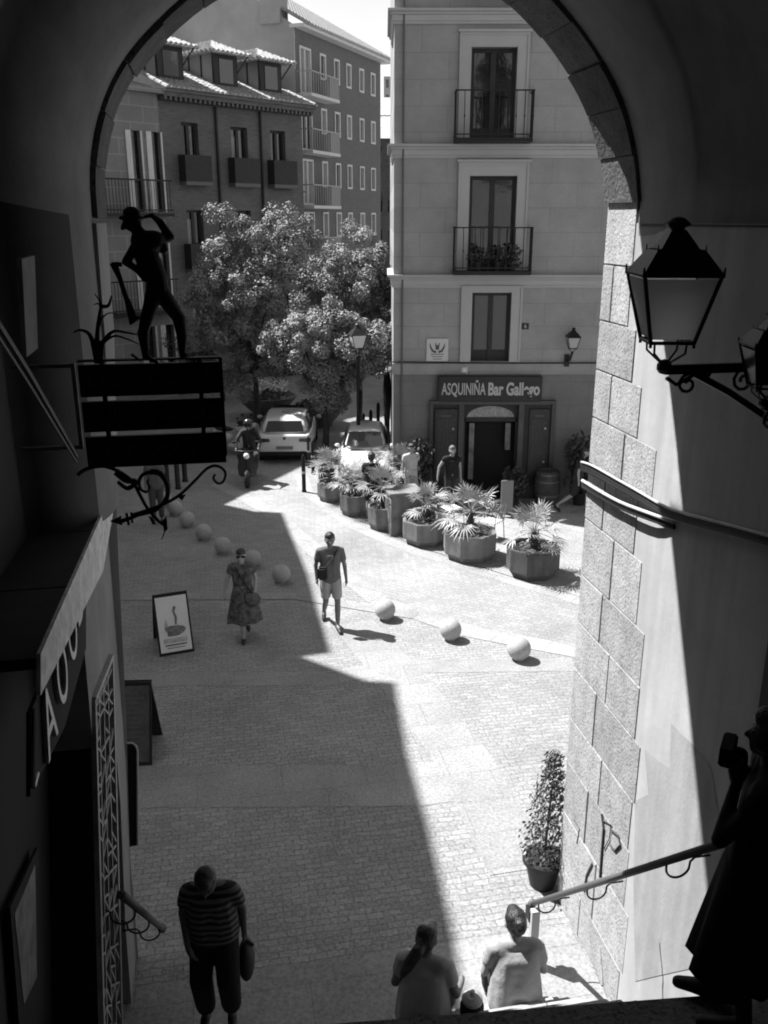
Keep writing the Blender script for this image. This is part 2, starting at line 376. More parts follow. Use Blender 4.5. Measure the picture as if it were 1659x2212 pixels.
# right wall below the impost
b = MB(M_AX)
b.quad((3.33, 7.0, -.2), (3.33, 4.6, -.2), (3.33, 4.6, 7.0), (3.33, 7.0, 7.0)); b.box(3.34, 3.9, 6.9, 7.46, -.2, 7.1)
b.build('right_wall', m_plas, ARCH, world=True)
b = MB(M_AX); b.quad((3.33, 4.6, -.2), (3.33, -9, -.2), (3.33, -9, 7.0), (3.33, 4.6, 7.0)); b.build('inner_wall', m_plasd, ARCH, world=True)  # inner stretch coloured dark where the sun no longer reaches
b = MB(M_AX); 
b.box(3.322, 3.336, -9, 6.85, 6.98, 6.995)
pass
b.build('impost_line', m_plasd, ARCH, world=True)
# granite quoins of the right jamb
zj = [0, .47, 1.13, 1.74, 2.24, 2.81, 3.31, 3.80, 4.37, 4.90, 5.33, 5.76, 6.19, 6.66, 7.16]
wd = [1.50, 1.55, 1.45, 1.42, 1.46, 1.35, 1.34, 1.18, 1.02, 1.24, .9, .72, .56, .56]
b = MB(M_AX)
for i in range(len(zj)-1):
    z0, z1 = zj[i]+.004, zj[i+1]-.004
    w_ = wd[i]
    js = [0, w_] if i % 2 and w_ < 1.0 else [0, w_*(.55 if i % 2 else .38), w_]
    for q in range(len(js)-1):
        o = .010 if q == 0 else .006
        b.box(3.33-o+random.uniform(-.003, .003), 3.9, 7.5-js[q]-.003, 7.5-js[q+1]+.003, z0, z1)
qo = b.build('quoins', m_quoin, ARCH, world=True, bevel=.007)
# outer face of the building, seen in window reflections and from the side
b = MB(M_AX); fp = [(p.x, p.y) for p in [Vector(q) for q in prof[:5]]+[offs(p, .2) for p in ps]+[Vector((3.6, 6.0)), Vector((3.6, 0))]]
top = [(-9, 15.5), (11, 15.5)]
n_ = len(fp)
# fan strips between opening and outline
for i in range(n_-1):
    (x0, z0), (x1, z1) = fp[i], fp[i+1]
    t0 = i/(n_-1); t1 = (i+1)/(n_-1)
    def rim(t):
        if t < .25: return (-9, 15.5*t/.25)
        if t < .75: return (-9+20*(t-.25)/.5, 15.5)
        return (11, 15.5*(1-(t-.75)/.25))
    r0, r1 = rim(t0), rim(t1)
    b.quad((x0, 7.47, z0), (x1, 7.47, z1), (r1[0], 7.47, r1[1]), (r0[0], 7.47, r0[1]))
b.box(-9, -8.8, -9, 7.47, 0, 15.5); b.box(10.8, 11, -9, 7.47, 0, 15.5)
b.quad((-9, 7.47, 15.5), (11, 7.47, 15.5), (11, -9, 15.5), (-9, -9, 15.5)); b.quad((-9, -9, 0), (11, -9, 0), (11, -9, 15.5), (-9, -9, 15.5))
b.build('outer_wall', m_plas, ARCH, world=True)
# left jamb: battered plaster pier and its dark inner wall
b = MB(M_AX)
lp = [(-1.13, -.2), (-1.10, .9), (-1.03, 2.2), (-1.0, 3.5), (-.97, 4.93), (-.87, 4.94), (-.83, 5.4), (-.78, 6.2), (-.765, 7.0)]
for i in range(len(lp)-1):
    (x0, z0), (x1, z1) = lp[i], lp[i+1]; ab = 6.84 if z1 > 4.935 else (5.75 if z0 > 3.4 else 6.9)
    b.quad((x0, 7.5, z0), (x0, ab, z0), (x1, ab, z1), (x1, 7.5, z1))
    b.quad((x0, 7.5, z0), (x1, 7.5, z1), (-2, 7.5, z1), (-2, 7.5, z0))
    b.quad((x0, ab, z0), (x1, ab, z1), (-2, ab, z1), (-2, ab, z0))
b.build('left_jamb', m_jamb, ARCH, world=True)

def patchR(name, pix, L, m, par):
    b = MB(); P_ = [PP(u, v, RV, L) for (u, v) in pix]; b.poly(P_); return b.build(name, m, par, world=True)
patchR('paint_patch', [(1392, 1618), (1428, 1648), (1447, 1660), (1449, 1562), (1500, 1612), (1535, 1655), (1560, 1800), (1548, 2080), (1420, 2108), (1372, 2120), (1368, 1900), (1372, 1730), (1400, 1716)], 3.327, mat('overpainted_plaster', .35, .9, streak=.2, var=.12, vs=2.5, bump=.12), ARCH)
# graffiti strokes on the granite
gb = MB(); rg = random.Random(4)
for pts, w_ in (([(1300, 1758), (1304, 1790), (1300, 1840), (1296, 1895)], .012), ([(1262, 1925), (1268, 1890), (1280, 1865)], .014), ([(1318, 1790), (1335, 1805), (1340, 1825), (1328, 1838), (1318, 1826)], .010), ([(1240, 1770), (1252, 1790), (1246, 1822)], .006), ([(1302, 1772), (1320, 1782), (1316, 1812), (1304, 1835)], .005)):
    P_ = [PP(u, v, RV, 3.317) for (u, v) in pts]; gb.tube(P_, [w_]*len(P_), 6, flat=1)
    
gb.build('graffiti', mat('spray_paint', .06, .8), ARCH, world=True)
# ============================================================ BUILDINGS
m_fac = brickmat('scored_stucco', .31, 1.25, .56, .010, mv=.80, rot=(pi/2, 0, 0), var=.15, vs=1.3, big=.07, bump=.2, fac=.5, blk=.035)
m_trim = mat('pale_stone_trim', .42, .85, var=.06, vs=2)
m_base = brickmat('shopfront_stone', .17, 1.0, .62, .008, mv=.8, rot=(pi/2, 0, 0), var=.18, vs=1.2, big=.06, bump=.15, blk=.04)
m_iron = mat('black_iron', .012, .5, .3)
m_dwood = mat('dark_wood', .018, .6, var=.3, vs=4)
m_int = mat('dark_interior', .01, .9)
m_glass = mat('window_glass', .012, .05, spec=1.0, bump=.35, bs=1.6)
m_curt = mat('curtain_cloth', .30, .9, var=.15, vs=6)
m_brick = brickmat('dark_brickwork', .115, .25, .075, .008, mv=1.35, rot=(pi/2, 0, 0), var=.22, vs=.5, big=.25, bump=.2, blk=.14)
m_brick2 = brickmat('plain_brickwork', .125, .25, .075, .006, mv=1.25, rot=(pi/2, 0, 0), var=.10, vs=.4, big=.12, bump=.1, blk=.08)
m_whit = mat('white_paint', .62, .7, var=.08, vs=4)
m_grend = mat('grey_render', .34, .9, var=.15, vs=.7, bump=.1)
m_tile = mat('clay_roof_tiles', .33, .8, var=.55, vs=7)
def balcony(parent, x0, x1, z0, z1, dep=.55, bars=16, deck=.09, boss=True, rail='bar', m=None, y0=0, mdeck=None):
    m = m or m_iron
    b = MB(); b.box(x0, x1, y0-dep, y0+.02, z0, z0+deck)
    if not boss: b.box(x0+.05, x1-.05, y0-dep+.05, y0, z0-.08, z0)
    bal = b.build('balcony', mdeck or m, parent, bevel=.008)
    b = MB(); t = .022
    b.box(x0, x1, y0-dep, y0-dep+t*1.6, z1-.03, z1); b.box(x0, x0+t*1.6, y0-dep, y0, z1-.03, z1); b.box(x1-t*1.6, x1, y0-dep, y0, z1-.03, z1)
    zb = z0+deck+.06
    b.box(x0, x1, y0-dep, y0-dep+t, zb, zb+.025); b.box(x0, x0+t, y0-dep, y0, zb, zb+.025); b.box(x1-t, x1, y0-dep, y0, zb, zb+.025)
    for i in range(bars+1):
        x = x0+.012+(x1-x0-.024)*i/bars; b.tube([(x, y0-dep+.012, z0+deck), (x, y0-dep+.012, z1-.01)], .010, 5)
        if boss and i % 1 == 0: b.ball((x, y0-dep+.012, (z0+z1)/2), .021, 6, 1.5)
    for i in range(1, 5):
        for x in (x0+.012, x1-.012): b.tube([(x, y0-dep*i/5, z0+deck), (x, y0-dep*i/5, z1-.01)], .010, 5)
    b.build('railing', m, bal)
    return bal
def french(parent, x0, x1, z0, z1, yin=.2, trans=0, kick=.18, curtain=0):
    b = MB(); f = .085; y0, y1 = yin-.05, yin+.03; xm = (x0+x1)/2
    b.box(x0, x0+f, y0, y1, z0, z1); b.box(x1-f, x1, y0, y1, z0, z1); b.box(x0+f, x1-f, y0, y1, z1-f, z1)
    b.box(xm-.06, xm+.06, y0-.02, y1, z0, z1-f)
    for (a, c) in ((x0+f, xm-.06), (xm+.06, x1-f)):
        b.box(a, c, y0+.005, y1, z0, z0+f+(z1-z0)*kick*.6)
        if trans: b.box(a, c, y0+.01, y1, z1-(z1-z0)*trans-.03, z1-(z1-z0)*trans+.03)
    w_ = b.build('window', m_dwood, parent)
    g = MB(); g.box(x0+f*.5, x1-f*.5, yin-.01, yin, z0, z1-f*.5); g.build('pane', m_glass, w_)
    r = MB(); r.quad((x0, yin+.04, z0), (x1, yin+.04, z0), (x1, yin+.04, z1), (x0, yin+.04, z1)); r.build('dark_backing', m_int, w_)  # black sheet stands in for the unlit room behind the glass
    return w_
def surround(parent, x0, x1, z0, z1, ox0, ox1, oz0, oz1, cap=True, proud=.05):
    b = MB(); b.box(x0, ox0, -proud, .06, z0, z1); b.box(ox1, x1, -proud, .06, z0, z1); b.box(ox0, ox1, -proud, .06, oz1, z1)
    for (a, c, e, f) in ((x0, x0+.05, z0, z1-.05), (x1-.05, x1, z0, z1-.05), (x0, x1, z1-.05, z1)): b.box(a-.001, c+.001, -proud-.025, -proud+.002, e, f)
    if cap: b.box(x0-.04, x1+.04, -proud-.06, .02, z1+.001, z1+.06)
    return b.build('surround', m_trim, parent, bevel=.006)
# ---- corner building with the bar, facade square to the street
YB = 22.7; XB = PY(849, 1000, YB).x
def q_(u, v): p = PY(u, v, YB); return p.x-XB, p.z
CB = thing('corner_building', 'pale scored-stucco corner building with iron balconies above the bar', 'building', (XB, YB, 0))
def rect(u0, v0, u1, v1):
    a = q_((u0+u1)/2, v0)[1]; c = q_((u0+u1)/2, v1)[1]; vm = (v0+v1)/2
    return q_(u0, vm)[0], q_(u1, vm)[0], min(a, c), max(a, c)
W1 = rect(1016, 102, 1114, 306); W2 = rect(1012, 380, 1113, 588); W3 = rect(1018, 632, 1102, 781)
W0 = (W1[0], W1[1], W1[2]+3.1, W1[3]+3.1); dx = 4.02
zc = [q_(1000, 20)[1], q_(1000, 312)[1], q_(1000, 594)[1]]; zb_ = q_(1000, 806)[1]; zw = q_(1000, 783)[1]
DR = rect(1000, 874, 1116, 1056); DR = (DR[0], DR[1], 0.0, DR[3])
holes = [W1, W2, W3, W0]+[(a+dx, c+dx, d, e) for (a, c, d, e) in (W0, W1, W2, W3)]+[(a+2*dx, c+2*dx, d, e) for (a, c, d, e) in (W0, W1, W2, W3)]
b = MB(); wall_holes(b, 0, 12.5, zb_, 15.5, holes, 0, .22)
b.quad((0, 0, zb_), (0, 14, zb_), (0, 14, 15.5), (0, 0, 15.5)); b.quad((0, 14, 0), (12.5, 14, 0), (12.5, 14, 15.5), (0, 14, 15.5)); b.quad((12.5, 0, 0), (12.5, 14, 0), (12.5, 14, 15.5), (12.5, 0, 15.5)); b.quad((0, 0, 15.5), (12.5, 0, 15.5), (12.5, 14, 15.5), (0, 14, 15.5))
b.build('wall', m_fac, CB)
b = MB(); wall_holes(b, 0, 12.5, 0, zb_, [DR], .0, .3); b.quad((0, 0, 0), (0, 14, 0), (0, 14, zb_), (0, 0, zb_)); b.build('shop_wall', m_base, CB)
b = MB(); b.box(-.03, 12.5, -.03, .01, zb_-.02, zb_+.24); b.box(-.03, 12.5, -.045, -.02, zb_-.03, zb_-.01); b.build('band', m_fac, CB)
for z in zc:
    b = MB(); b.box(-.15, 12.6, -.13, 3, z-.05, z+.01); b.box(-.10, 12.6, -.08, 3, z-.11, z-.05); b.box(-.06, 12.6, -.05, 3, z-.24, z-.11); b.box(-.04, 12.6, -.04, 3, z-.30, z-.24); b.build('string_course', m_trim, CB, bevel=.01)
b = MB(); b.box(-.02, .10, -.02, 0.0, zb_+.25, zc[2]-.3); 
for k in range(3):
    ox = k*dx
    for (W, sr, bl) in ((W0, None, (-.40, .42)), (W1, 1, (-.40, .42)), (W2, 1, (-.40, .42)), (W3, 0, None)):
        if k == 2 and W is W0: continue
        wn = french(CB, W[0]+ox, W[1]+ox, W[2], W[3], trans=.0 if W is not W3 else 0)
        if sr is not None:
            m_ = .27; surround(CB, W[0]+ox-m_, W[1]+ox+m_, W[2], W[3]+(.30 if sr else .17), W[0]+ox, W[1]+ox, W[2], W[3], cap=bool(sr))
        if bl: balcony(CB, W[0]+ox-.37, W[1]+ox+.37, W[2]-.04, W[2]+1.06, .5, 9)
# drainpipe, cable along the band, junction box
xp = q_(870, 500)[0]
b = MB(); b.tube([(xp, -.05, .1), (xp, -.05, 15)], .022, 8); b.build('drainpipe', m_iron if 0 else mat('grey_pipe', .12, .6), CB)
b = MB(); b.tube([(-.02, -.05, zw+.02), (3, -.06, zw-.01), (6, -.05, zw), (12, -.05, zw)], .018, 6); b.build('cable', m_iron, CB)
# potted greenery on the balcony (middle floor)
def leaf_cloud(b, c, r, n, s, squash=1.0, rnd=random):
    for i in range(n):
        while True:
            p = Vector((rnd.uniform(-1, 1), rnd.uniform(-1, 1), rnd.uniform(-1, 1)))
            if .25 < p.length < 1: break
        p = Vector((p.x*r, p.y*r, p.z*r*squash))+Vector(c)
        q = Vector((rnd.gauss(0, 1), rnd.gauss(0, 1), rnd.gauss(0, 1))).normalized(); t = q.orthogonal().normalized(); u_ = q.cross(t)
        L_ = s*rnd.uniform(.6, 1.3); w_ = L_*.5
        b.add([p-t*L_*.5, p+u_*w_*.5, p+t*L_*.5, p-u_*w_*.5], [(0, 1, 2, 3)])
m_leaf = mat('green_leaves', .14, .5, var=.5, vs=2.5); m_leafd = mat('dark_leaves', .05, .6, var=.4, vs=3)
for (fx, sc_) in ((.30, .28), (.8, .22), (1.15, .3)):
    t = thing('balcony_plant', {.30: 'bushy potted plant at left of the middle balcony', .8: 'small potted plant in middle of the second-floor balcony', 1.15: 'bushy potted plant at right of the middle balcony'}[fx], 'plant', (XB+W2[0]+fx-.1, YB-.25, W2[2]+.05), 0, 'pots on the second-floor balcony')
    b = MB(); b.lathe([(.08, 0), (.12, .2), (.11, .2), (.01, .16)], n=12); b.build('pot', m_dwood, t)
    b = MB(); leaf_cloud(b, (0, 0, .35), sc_, 130, .12); b.build('leaves', m_leafd, t)
# ---- bar door, shop surround and menu panels
fx0, fx1, fz0, fz1 = rect(926, 872, 1194, 1060)
b = MB()
for (a, c) in ((fx0, fx0+.1), (fx1-.1, fx1), (DR[0]-.14, DR[0]), (DR[1], DR[1]+.14)): b.box(a, c, -.12, .02, 0, fz1)
b.box(fx0, fx1, -.14, .02, fz1, fz1+.1); b.box(fx0+.1, DR[0]-.14, -.06, .02, 0, .35); b.box(DR[1]+.14, fx1-.1, -.06, .02, 0, .35)
m_shop = mat('olive_shop_joinery', .055, .5, var=.25, vs=3)
sh = b.build('shop_surround', m_shop, CB, bevel=.01)
for (a, c) in ((fx0+.1, DR[0]-.14), (DR[1]+.14, fx1-.1)):
    b = MB(); b.box(a, c, -.05, .0, .35, fz1); b.build('shop_panel', m_dwood, CB)
zf0 = q_(1060, 903)[1]; zf1 = q_(1060, 878)[1]; xm = (DR[0]+DR[1])/2; hw = (DR[1]-DR[0])/2
b = MB(); b.box(DR[0], DR[0]+.05, .05, .2, 0, zf0); b.box(DR[1]-.05, DR[1], .05, .2, 0, zf0); b.box(DR[0], DR[1], .05, .2, zf0-.1, zf0)
arc = [(xm+hw*.88*cos(pi-pi*i/14), zf0+(zf1-zf0)*sin(pi*i/14)) for i in range(15)]
for i in range(14): b.add([(arc[i][0], .06, arc[i][1]), (arc[i+1][0], .06, arc[i+1][1]), (arc[i+1][0], .06, DR[3]), (arc[i][0], .06, DR[3])], [(0, 1, 2, 3)])
b.box(DR[0], DR[0]+hw*.12, .04, .06, zf0, DR[3]); b.box(DR[1]-hw*.12, DR[1], .04, .06, zf0, DR[3])
dr = b.build('doorway', m_dwood, CB)
b = MB(); b.prism(arc, .09, .10); b.build('fanlight', mat('frosted_fanlight', .30, .5, var=.4, vs=14), dr)
b = MB(); b.box(DR[0]-.8, DR[1]+.8, .3, 4, -.05, zf0+.5)
b.build('interior', m_int, dr)
for i, xx in enumerate((DR[0]+.16, DR[1]-.3)):
    b = MB(); b.box(xx, xx+.13, .06, .12, .5 if i == 0 else 1.3, zf0-.15); b.build('door_notice', mat('paper_notice', .16, .7, var=.5, vs=5), dr)
b = MB(); b.box(xm-.12, xm+.22, .34, .5, .85, 1.1); b.build('interior_box', mat('dim_box', .12, .8), dr)
b = MB(); b.box(xm-.3, xm+.3, .36, .8, .0, .8); b.build('counter', mat('dim_counter', .03, .8), dr)
# menu boards
def menu(u0, v0, u1, v1, lab, n):
    x0, x1, z0, z1 = rect(u0, v0, u1, v1)
    t = thing('menu_board', lab, 'sign', (XB+(x0+x1)/2, YB-.06, z0), 0, 'menu boards beside the bar door'); w_ = (x1-x0)/2; h = z1-z0
    b = MB(); b.box(-w_, w_, -.05, 0, 0, h); b.build('board', mat('chalkboard_black', .03, .6, var=.4, vs=9), t, bevel=.01)
    b = MB(); rnd = random.Random(n)
    for i in range(30):
        z = h-.3-i*(h-.4)/30; x = -w_+.08
        while x < w_-.12:
            l = rnd.uniform(.02, .1); b.box(x, min(x+l, w_-.06), -.056, -.051, z, z+.018); x += l+.03
    b.box(-w_*.45, w_*.45, -.056, -.051, h-.2, h-.15)
    b.build('chalk_lines', mat('faded_chalk', .10, .9), t)
    b = MB(); 
    for zz in (h*.72, h*.22): b.ball((w_*.62, -.08, zz), .035, 8)
    b.build('lamp', mat('frosted_lamp', .4, .5), t)
menu(938, 882, 986, 1030, 'tall dark menu board left of the bar door', 1); menu(1140, 882, 1182, 1026, 'tall dark menu board right of the bar door', 2)
# bar sign
sx0, sx1, sz0, sz1 = rect(944, 808, 1169, 866)
t = thing('bar_sign', 'long black fascia sign with white Galician bar lettering above the door', 'sign', (XB+(sx0+sx1)/2, YB-.06, sz0)); w_ = (sx1-sx0)/2; h = sz1-sz0
b = MB(); b.box(-w_, w_, -.12, 0, 0, h); b.build('panel', mat('sign_black', .012, .5), t, bevel=.04)
m_let = mat('sign_lettering', .45, .7)
text_part('lettering', 'ASQUINIÑA', .42, m_let, Matrix.Translation((-w_*.50, -.13, h*.47)), t, width=w_*.84, off=.006)
text_part('lettering', 'Bar Gallego', .44, m_let, Matrix.Translation((w_*.46, -.13, h*.47)), t, width=w_*.98, off=.014)
b = MB(); xs_ = q_(1003, 795)[0]-(sx0+sx1)/2
b.tube([(xs_+.05, -.05, h+.02), (xs_+.04, -.25, h+.22), (xs_-.02, -.3, h+.2)], .015, 6); b.ball((xs_-.04, -.3, h+.16), .07, 10); b.build('spotlight', m_whit, t)
# plaque and house number
px0, px1, pz0, pz1 = rect(921, 731, 968, 780)
t = thing('wall_plaque', 'square white tiled plaque with dark horned emblem left of the first-floor window', 'plaque', (XB+(px0+px1)/2, YB, pz0)); w_ = (px1-px0)/2; h = pz1-pz0
b = MB(); b.box(-w_, w_, -.04, 0, 0, h); b.build('tile', mat('plaque_white', .55, .4), t, bevel=.008)
b = MB(); cz = h*.62
for sgn in (-1, 1):
    b.tube([(sgn*w_*.12, -.045, cz-.12), (sgn*w_*.4, -.045, cz-.10), (sgn*w_*.62, -.045, cz), (sgn*w_*.68, -.045, cz+.10)], [.028, .026, .018, .006], 6)
    b.tube([(sgn*w_*.1, -.045, cz-.06), (sgn*w_*.16, -.045, cz+.10)], .012, 5)
b.box(-w_*.14, w_*.14, -.05, -.04, cz-.06, cz+.05)
for i in range(3): b.box(-w_*(.6-.1*i), w_*(.6-.1*i), -.045, -.04, h*.30-i*.06, h*.30-i*.06+.016)
b.build('emblem', mat('plaque_ink', .09, .7), t)
px0, px1, pz0, pz1 = rect(1127, 698, 1142, 711)
t = thing('house_number', 'small dark enamel number plate right of the first-floor window', 'number plate', (XB+(px0+px1)/2, YB, pz0)); w_ = (px1-px0)/2
b = MB(); b.box(-w_, w_, -.03, 0, 0, pz1-pz0); b.build('plate', m_dwood, t)
text_part('digit', '6', .14, m_let, Matrix.Translation((0, -.035, (pz1-pz0)/2)), t)
# small wall lantern on the corner building
def lantern_head(t, s, mf, mg, arms=True):
    """four-sided street lantern, origin at its bottom ring, s = half width of the top"""
    bt, tp, hh = s*.58, s, s*1.8
    f = MB(); r_ = s*.055
    cb = [(-bt, -bt, 0), (bt, -bt, 0), (bt, bt, 0), (-bt, bt, 0)]; ct = [(-tp, -tp, hh), (tp, -tp, hh), (tp, tp, hh), (-tp, tp, hh)]
    for i in range(4):
        f.tube([cb[i], ct[i]], r_, 6); f.tube([cb[i], cb[(i+1) % 4]], r_, 6); f.tube([ct[i], ct[(i+1) % 4]], r_*1.3, 6)
        f.tube([(ct[i][0]*1.02, ct[i][1]*1.02, hh-.06*s), (ct[i][0]*1.04, ct[i][1]*1.04, hh+.20*s)], [r_*.9, r_*.4], 6)
        f.tube([(cb[i][0], cb[i][1], 0), (cb[i][0], cb[i][1], -.13*s)], r_*.8, 6)
    for i in range(4):
        x, y = cb[i][0], cb[i][1]
        f.tube([(x*.75, y*.75, 0), (x*.72, y*.72, -.3*s), (x*.4, y*.4, -.48*s), (x*.14, y*.14, -.62*s)], r_*.62, 5)
    f.ball((0, 0, -.72*s), .22*s, 10)
    f.build('frame', mf, t)
    g = MB()
    k = .97
    for i in range(4):
        j = (i+1) % 4
        g.quad((cb[i][0]*k, cb[i][1]*k, .02), (cb[j][0]*k, cb[j][1]*k, .02), (ct[j][0]*k, ct[j][1]*k, hh-.02), (ct[i][0]*k, ct[i][1]*k, hh-.02))
    g.build('glass', mg, t)
    rf = MB(); k2 = 1.04; z1 = hh+.02*s; m1 = (.62*s, hh+.62*s); m2 = (.19*s, hh+1.12*s)
    lv = [(tp*k2, z1), (m1[0], m1[1]), (m1[0]*.80, m1[1]+.03*s), (m2[0], m2[1])]
    vs = []; fs = []
    for (q, z) in lv: vs += [(-q, -q, z), (q, -q, z), (q, q, z), (-q, q, z)]
    for a in range(len(lv)-1):
        for i in range(4): fs.append((a*4+i, a*4+(i+1) % 4, (a+1)*4+(i+1) % 4, (a+1)*4+i))
    fs.append((0, 3, 2, 1)); fs.append((12, 13, 14, 15)); rf.add(vs, fs)
    rf.lathe([(.19*s, 0), (.20*s, .05*s), (.36*s, .12*s), (.34*s, .17*s), (.16*s, .30*s), (.05*s, .33*s)], (0, 0, m2[1]), 12)
    for (x, y) in ((-.62, -.62), (.62, -.62), (.62, .62), (-.62, .62)): rf.tube([(x*s, y*s, m1[1]-.02), (x*s, y*s, m1[1]+.13*s)], [.03*s, .012*s], 5)
    rf.build('lantern_roof', mf, t)
m_lglass = mat('frosted_lantern_glass', .40, .5)
p = q_(1230, 760)
t = thing('wall_lantern', 'small black lantern on a wall bracket right of the house number', 'lantern', (XB+p[0], YB-.35, q_(1230, 748)[1]), 0)
lantern_head(t, .155, m_iron, m_lglass)
b = MB(); b.tube([(0, 0, -.12), (-.03, .08, -.3), (-.06, .3, -.36), (-.06, .36, -.36)], .03, 6); b.box(-.12, 0, .28, .35, -.5, -.2); b.build('bracket', m_iron, t)
# ---- barrel, plants and awning corner by the bar
def barrel(loc, lab):
    t = thing('barrel', lab, 'barrel', loc)
    b = MB(); b.lathe([(.02, 0), (.27, 0), (.31, .2), (.34, .45), (.31, .7), (.27, .9), (.25, .9), (.24, .86), (.02, .86)], n=22); b.build('staves', mat('barrel_wood', .05, .7, var=.4, vs=6), t, autos=True)
    b = MB()
    for (r_, z) in ((.283, .08), (.317, .25), (.317, .62), (.285, .8)): b.lathe([(r_, z), (r_+.008, z), (r_+.008, z+.05), (r_, z+.05), (r_, z)], n=22)
    b.build('hoop', mat('barrel_hoop', .13, .5, .4), t)
gp = G(1171, 1072); barrel((gp.x, min(gp.y, 22.2), 0), 'dark wooden barrel with metal hoops right of the bar door')
def dark_shrub(u, v, h, r_, lab, pot=True, n=700):
    g = G(u, v); y = min(g.y, 22.1); x = (u-829.5)/(1937*cp+(1106-v)*sp)*y
    t = thing('potted_shrub', lab, 'shrub', (x, y, 0), 0, 'dark potted shrubs against the bar wall')
    b = MB(); b.lathe([(.14, 0), (.2, .35), (.18, .35), (.02, .3)], n=14); b.build('pot', m_dwood, t)
    b = MB(); b.tube([(0, 0, .3), (.02, 0, h*.5)], .02, 6); b.build('stem', m_dwood, t)
    b = MB()
    for k in range(5): leaf_cloud(b, (random.uniform(-.2, .2)*r_, random.uniform(-.2, .2), .4+(h-.4)*(.2+.7*k/5)), r_, n//5, .17, 1.0)
    b.build('leaves', m_leafd, t)
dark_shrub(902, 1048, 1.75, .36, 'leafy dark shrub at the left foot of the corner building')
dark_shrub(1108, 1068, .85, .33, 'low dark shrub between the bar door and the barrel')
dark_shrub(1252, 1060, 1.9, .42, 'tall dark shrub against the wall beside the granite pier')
# ============================================================ dark brick house with dormers
D1 = Vector((.667, .745, 0)).normalized()
B1 = thing('brick_house', 'old dark brick house with tiled roof and three dormers', 'building', (-3.27, 37, 0), atan2(.745, .667))
ops = []
for (x0, x1) in ((-5.42, -4.72), (-3.28, -2.52), (-1.42, -.68)):
    for (z0, z1) in ((8.25, 10.15), (5.35, 7.32), (2.9, 4.6)): ops.append((x0, x1, z0, z1))
sho = [(-5.9, -4.4, .1, 2.4), (-3.6, -2.1, .1, 2.4), (-1.6, -.3, .1, 2.4)]
b = MB(); wall_holes(b, -6.35, .2, 0, 11.0, ops+sho, 0, .25)
b.quad((-6.35, 0, 0), (-6.35, 9, 0), (-6.35, 9, 11), (-6.35, 0, 11)); b.quad((.2, 0, 0), (.2, 9, 0), (.2, 9, 11), (.2, 0, 11))
b.build('wall', m_brick, B1)
for (x0, x1, z0, z1) in ops:
    w_ = french(B1, x0, x1, z0, z1, yin=.2)
    if random.random() < .6:
        c_ = MB(); c_.box(x0+.1, x0+.3, .185, .188, z0+.1, z1-.3); c_.build('curtain', m_curt, w_)
for (x0, x1, z0, z1) in ops[0:9]:
    if z0 < 3: continue
    b = MB(); b.box(x0-.2, x1+.22, -.38, .02, z0-.12, z0); bal = b.build('balcony', mat('balcony_edge', .13, .7), B1)
    b = MB(); b.box(x0-.2, x1+.22, -.39, -.36, z0, z0+.85); b.box(x0-.2, x0-.17, -.36, 0, z0, z0+.85); b.box(x1+.19, x1+.22, -.36, 0, z0, z0+.85)
    b.build('screen_panel', mat('balcony_screen', .025, .7, var=.3, vs=8), bal)
for (x0, x1, z0, z1) in sho:
    b = MB(); b.box(x0, x1, .22, .25, z0, z1); b.build('dark_opening', m_int, B1)  # black panel stands in for the shade inside the shop opening
for x in (-3.95, -1.92):
    b = MB(); b.tube([(x, -.06, .2), (x, -.06, 10.8)], .05, 8); b.build('drainpipe', m_dwood, B1)
b = MB(); b.box(-6.35, .3, -.04, 0, 8.0, 8.06); b.box(-6.35, .45, -.45, .2, 10.86, 10.98); b.box(-6.35, .45, -.55, .2, 10.98, 11.1)
for i in range(34): b.box(-6.3+i*.2, -6.3+i*.2+.09, -.42, 0, 10.74, 10.86)
b.build('cornice', m_brick, B1)
def tiles(x0, x1, y0, z0, y1, z1, pitch=.2, M=None):
    """corrugated clay tile slope between an eaves line and a ridge line"""
    b = MB(M); n = int((x1-x0)/pitch); L_ = sqrt((y1-y0)**2+(z1-z0)**2); rows = max(2, int(L_/.35)); ny, nz = -(z1-z0)/L_, (y1-y0)/L_
    for i in range(n):
        xc = x0+(i+.5)*pitch
        for r in range(rows):
            t0, t1 = r/rows, (r+1.05)/rows; o = .035*0
            pts = []
            for (t, rr) in ((t0, .5), (t1, .42)):
                for k in range(5):
                    a = pi*k/4; px = xc-cos(a)*pitch*rr; pn = sin(a)*pitch*.42*(1 if rr == .5 else .8)+.012
                    pts.append((px, y0+(y1-y0)*t+ny*pn, z0+(z1-z0)*t+nz*pn))
            b.add(pts, [(k, k+1, k+6, k+5) for k in range(4)]+[(4, 3, 2, 1, 0)])
    b.quad((x0, y0, z0), (x1, y0, z0), (x1, y1, z1), (x0, y1, z1))
    return b
rf = tiles(-6.35, .5, -.6, 11.08, 5.2, 13.3).build('roof', m_tile, B1)
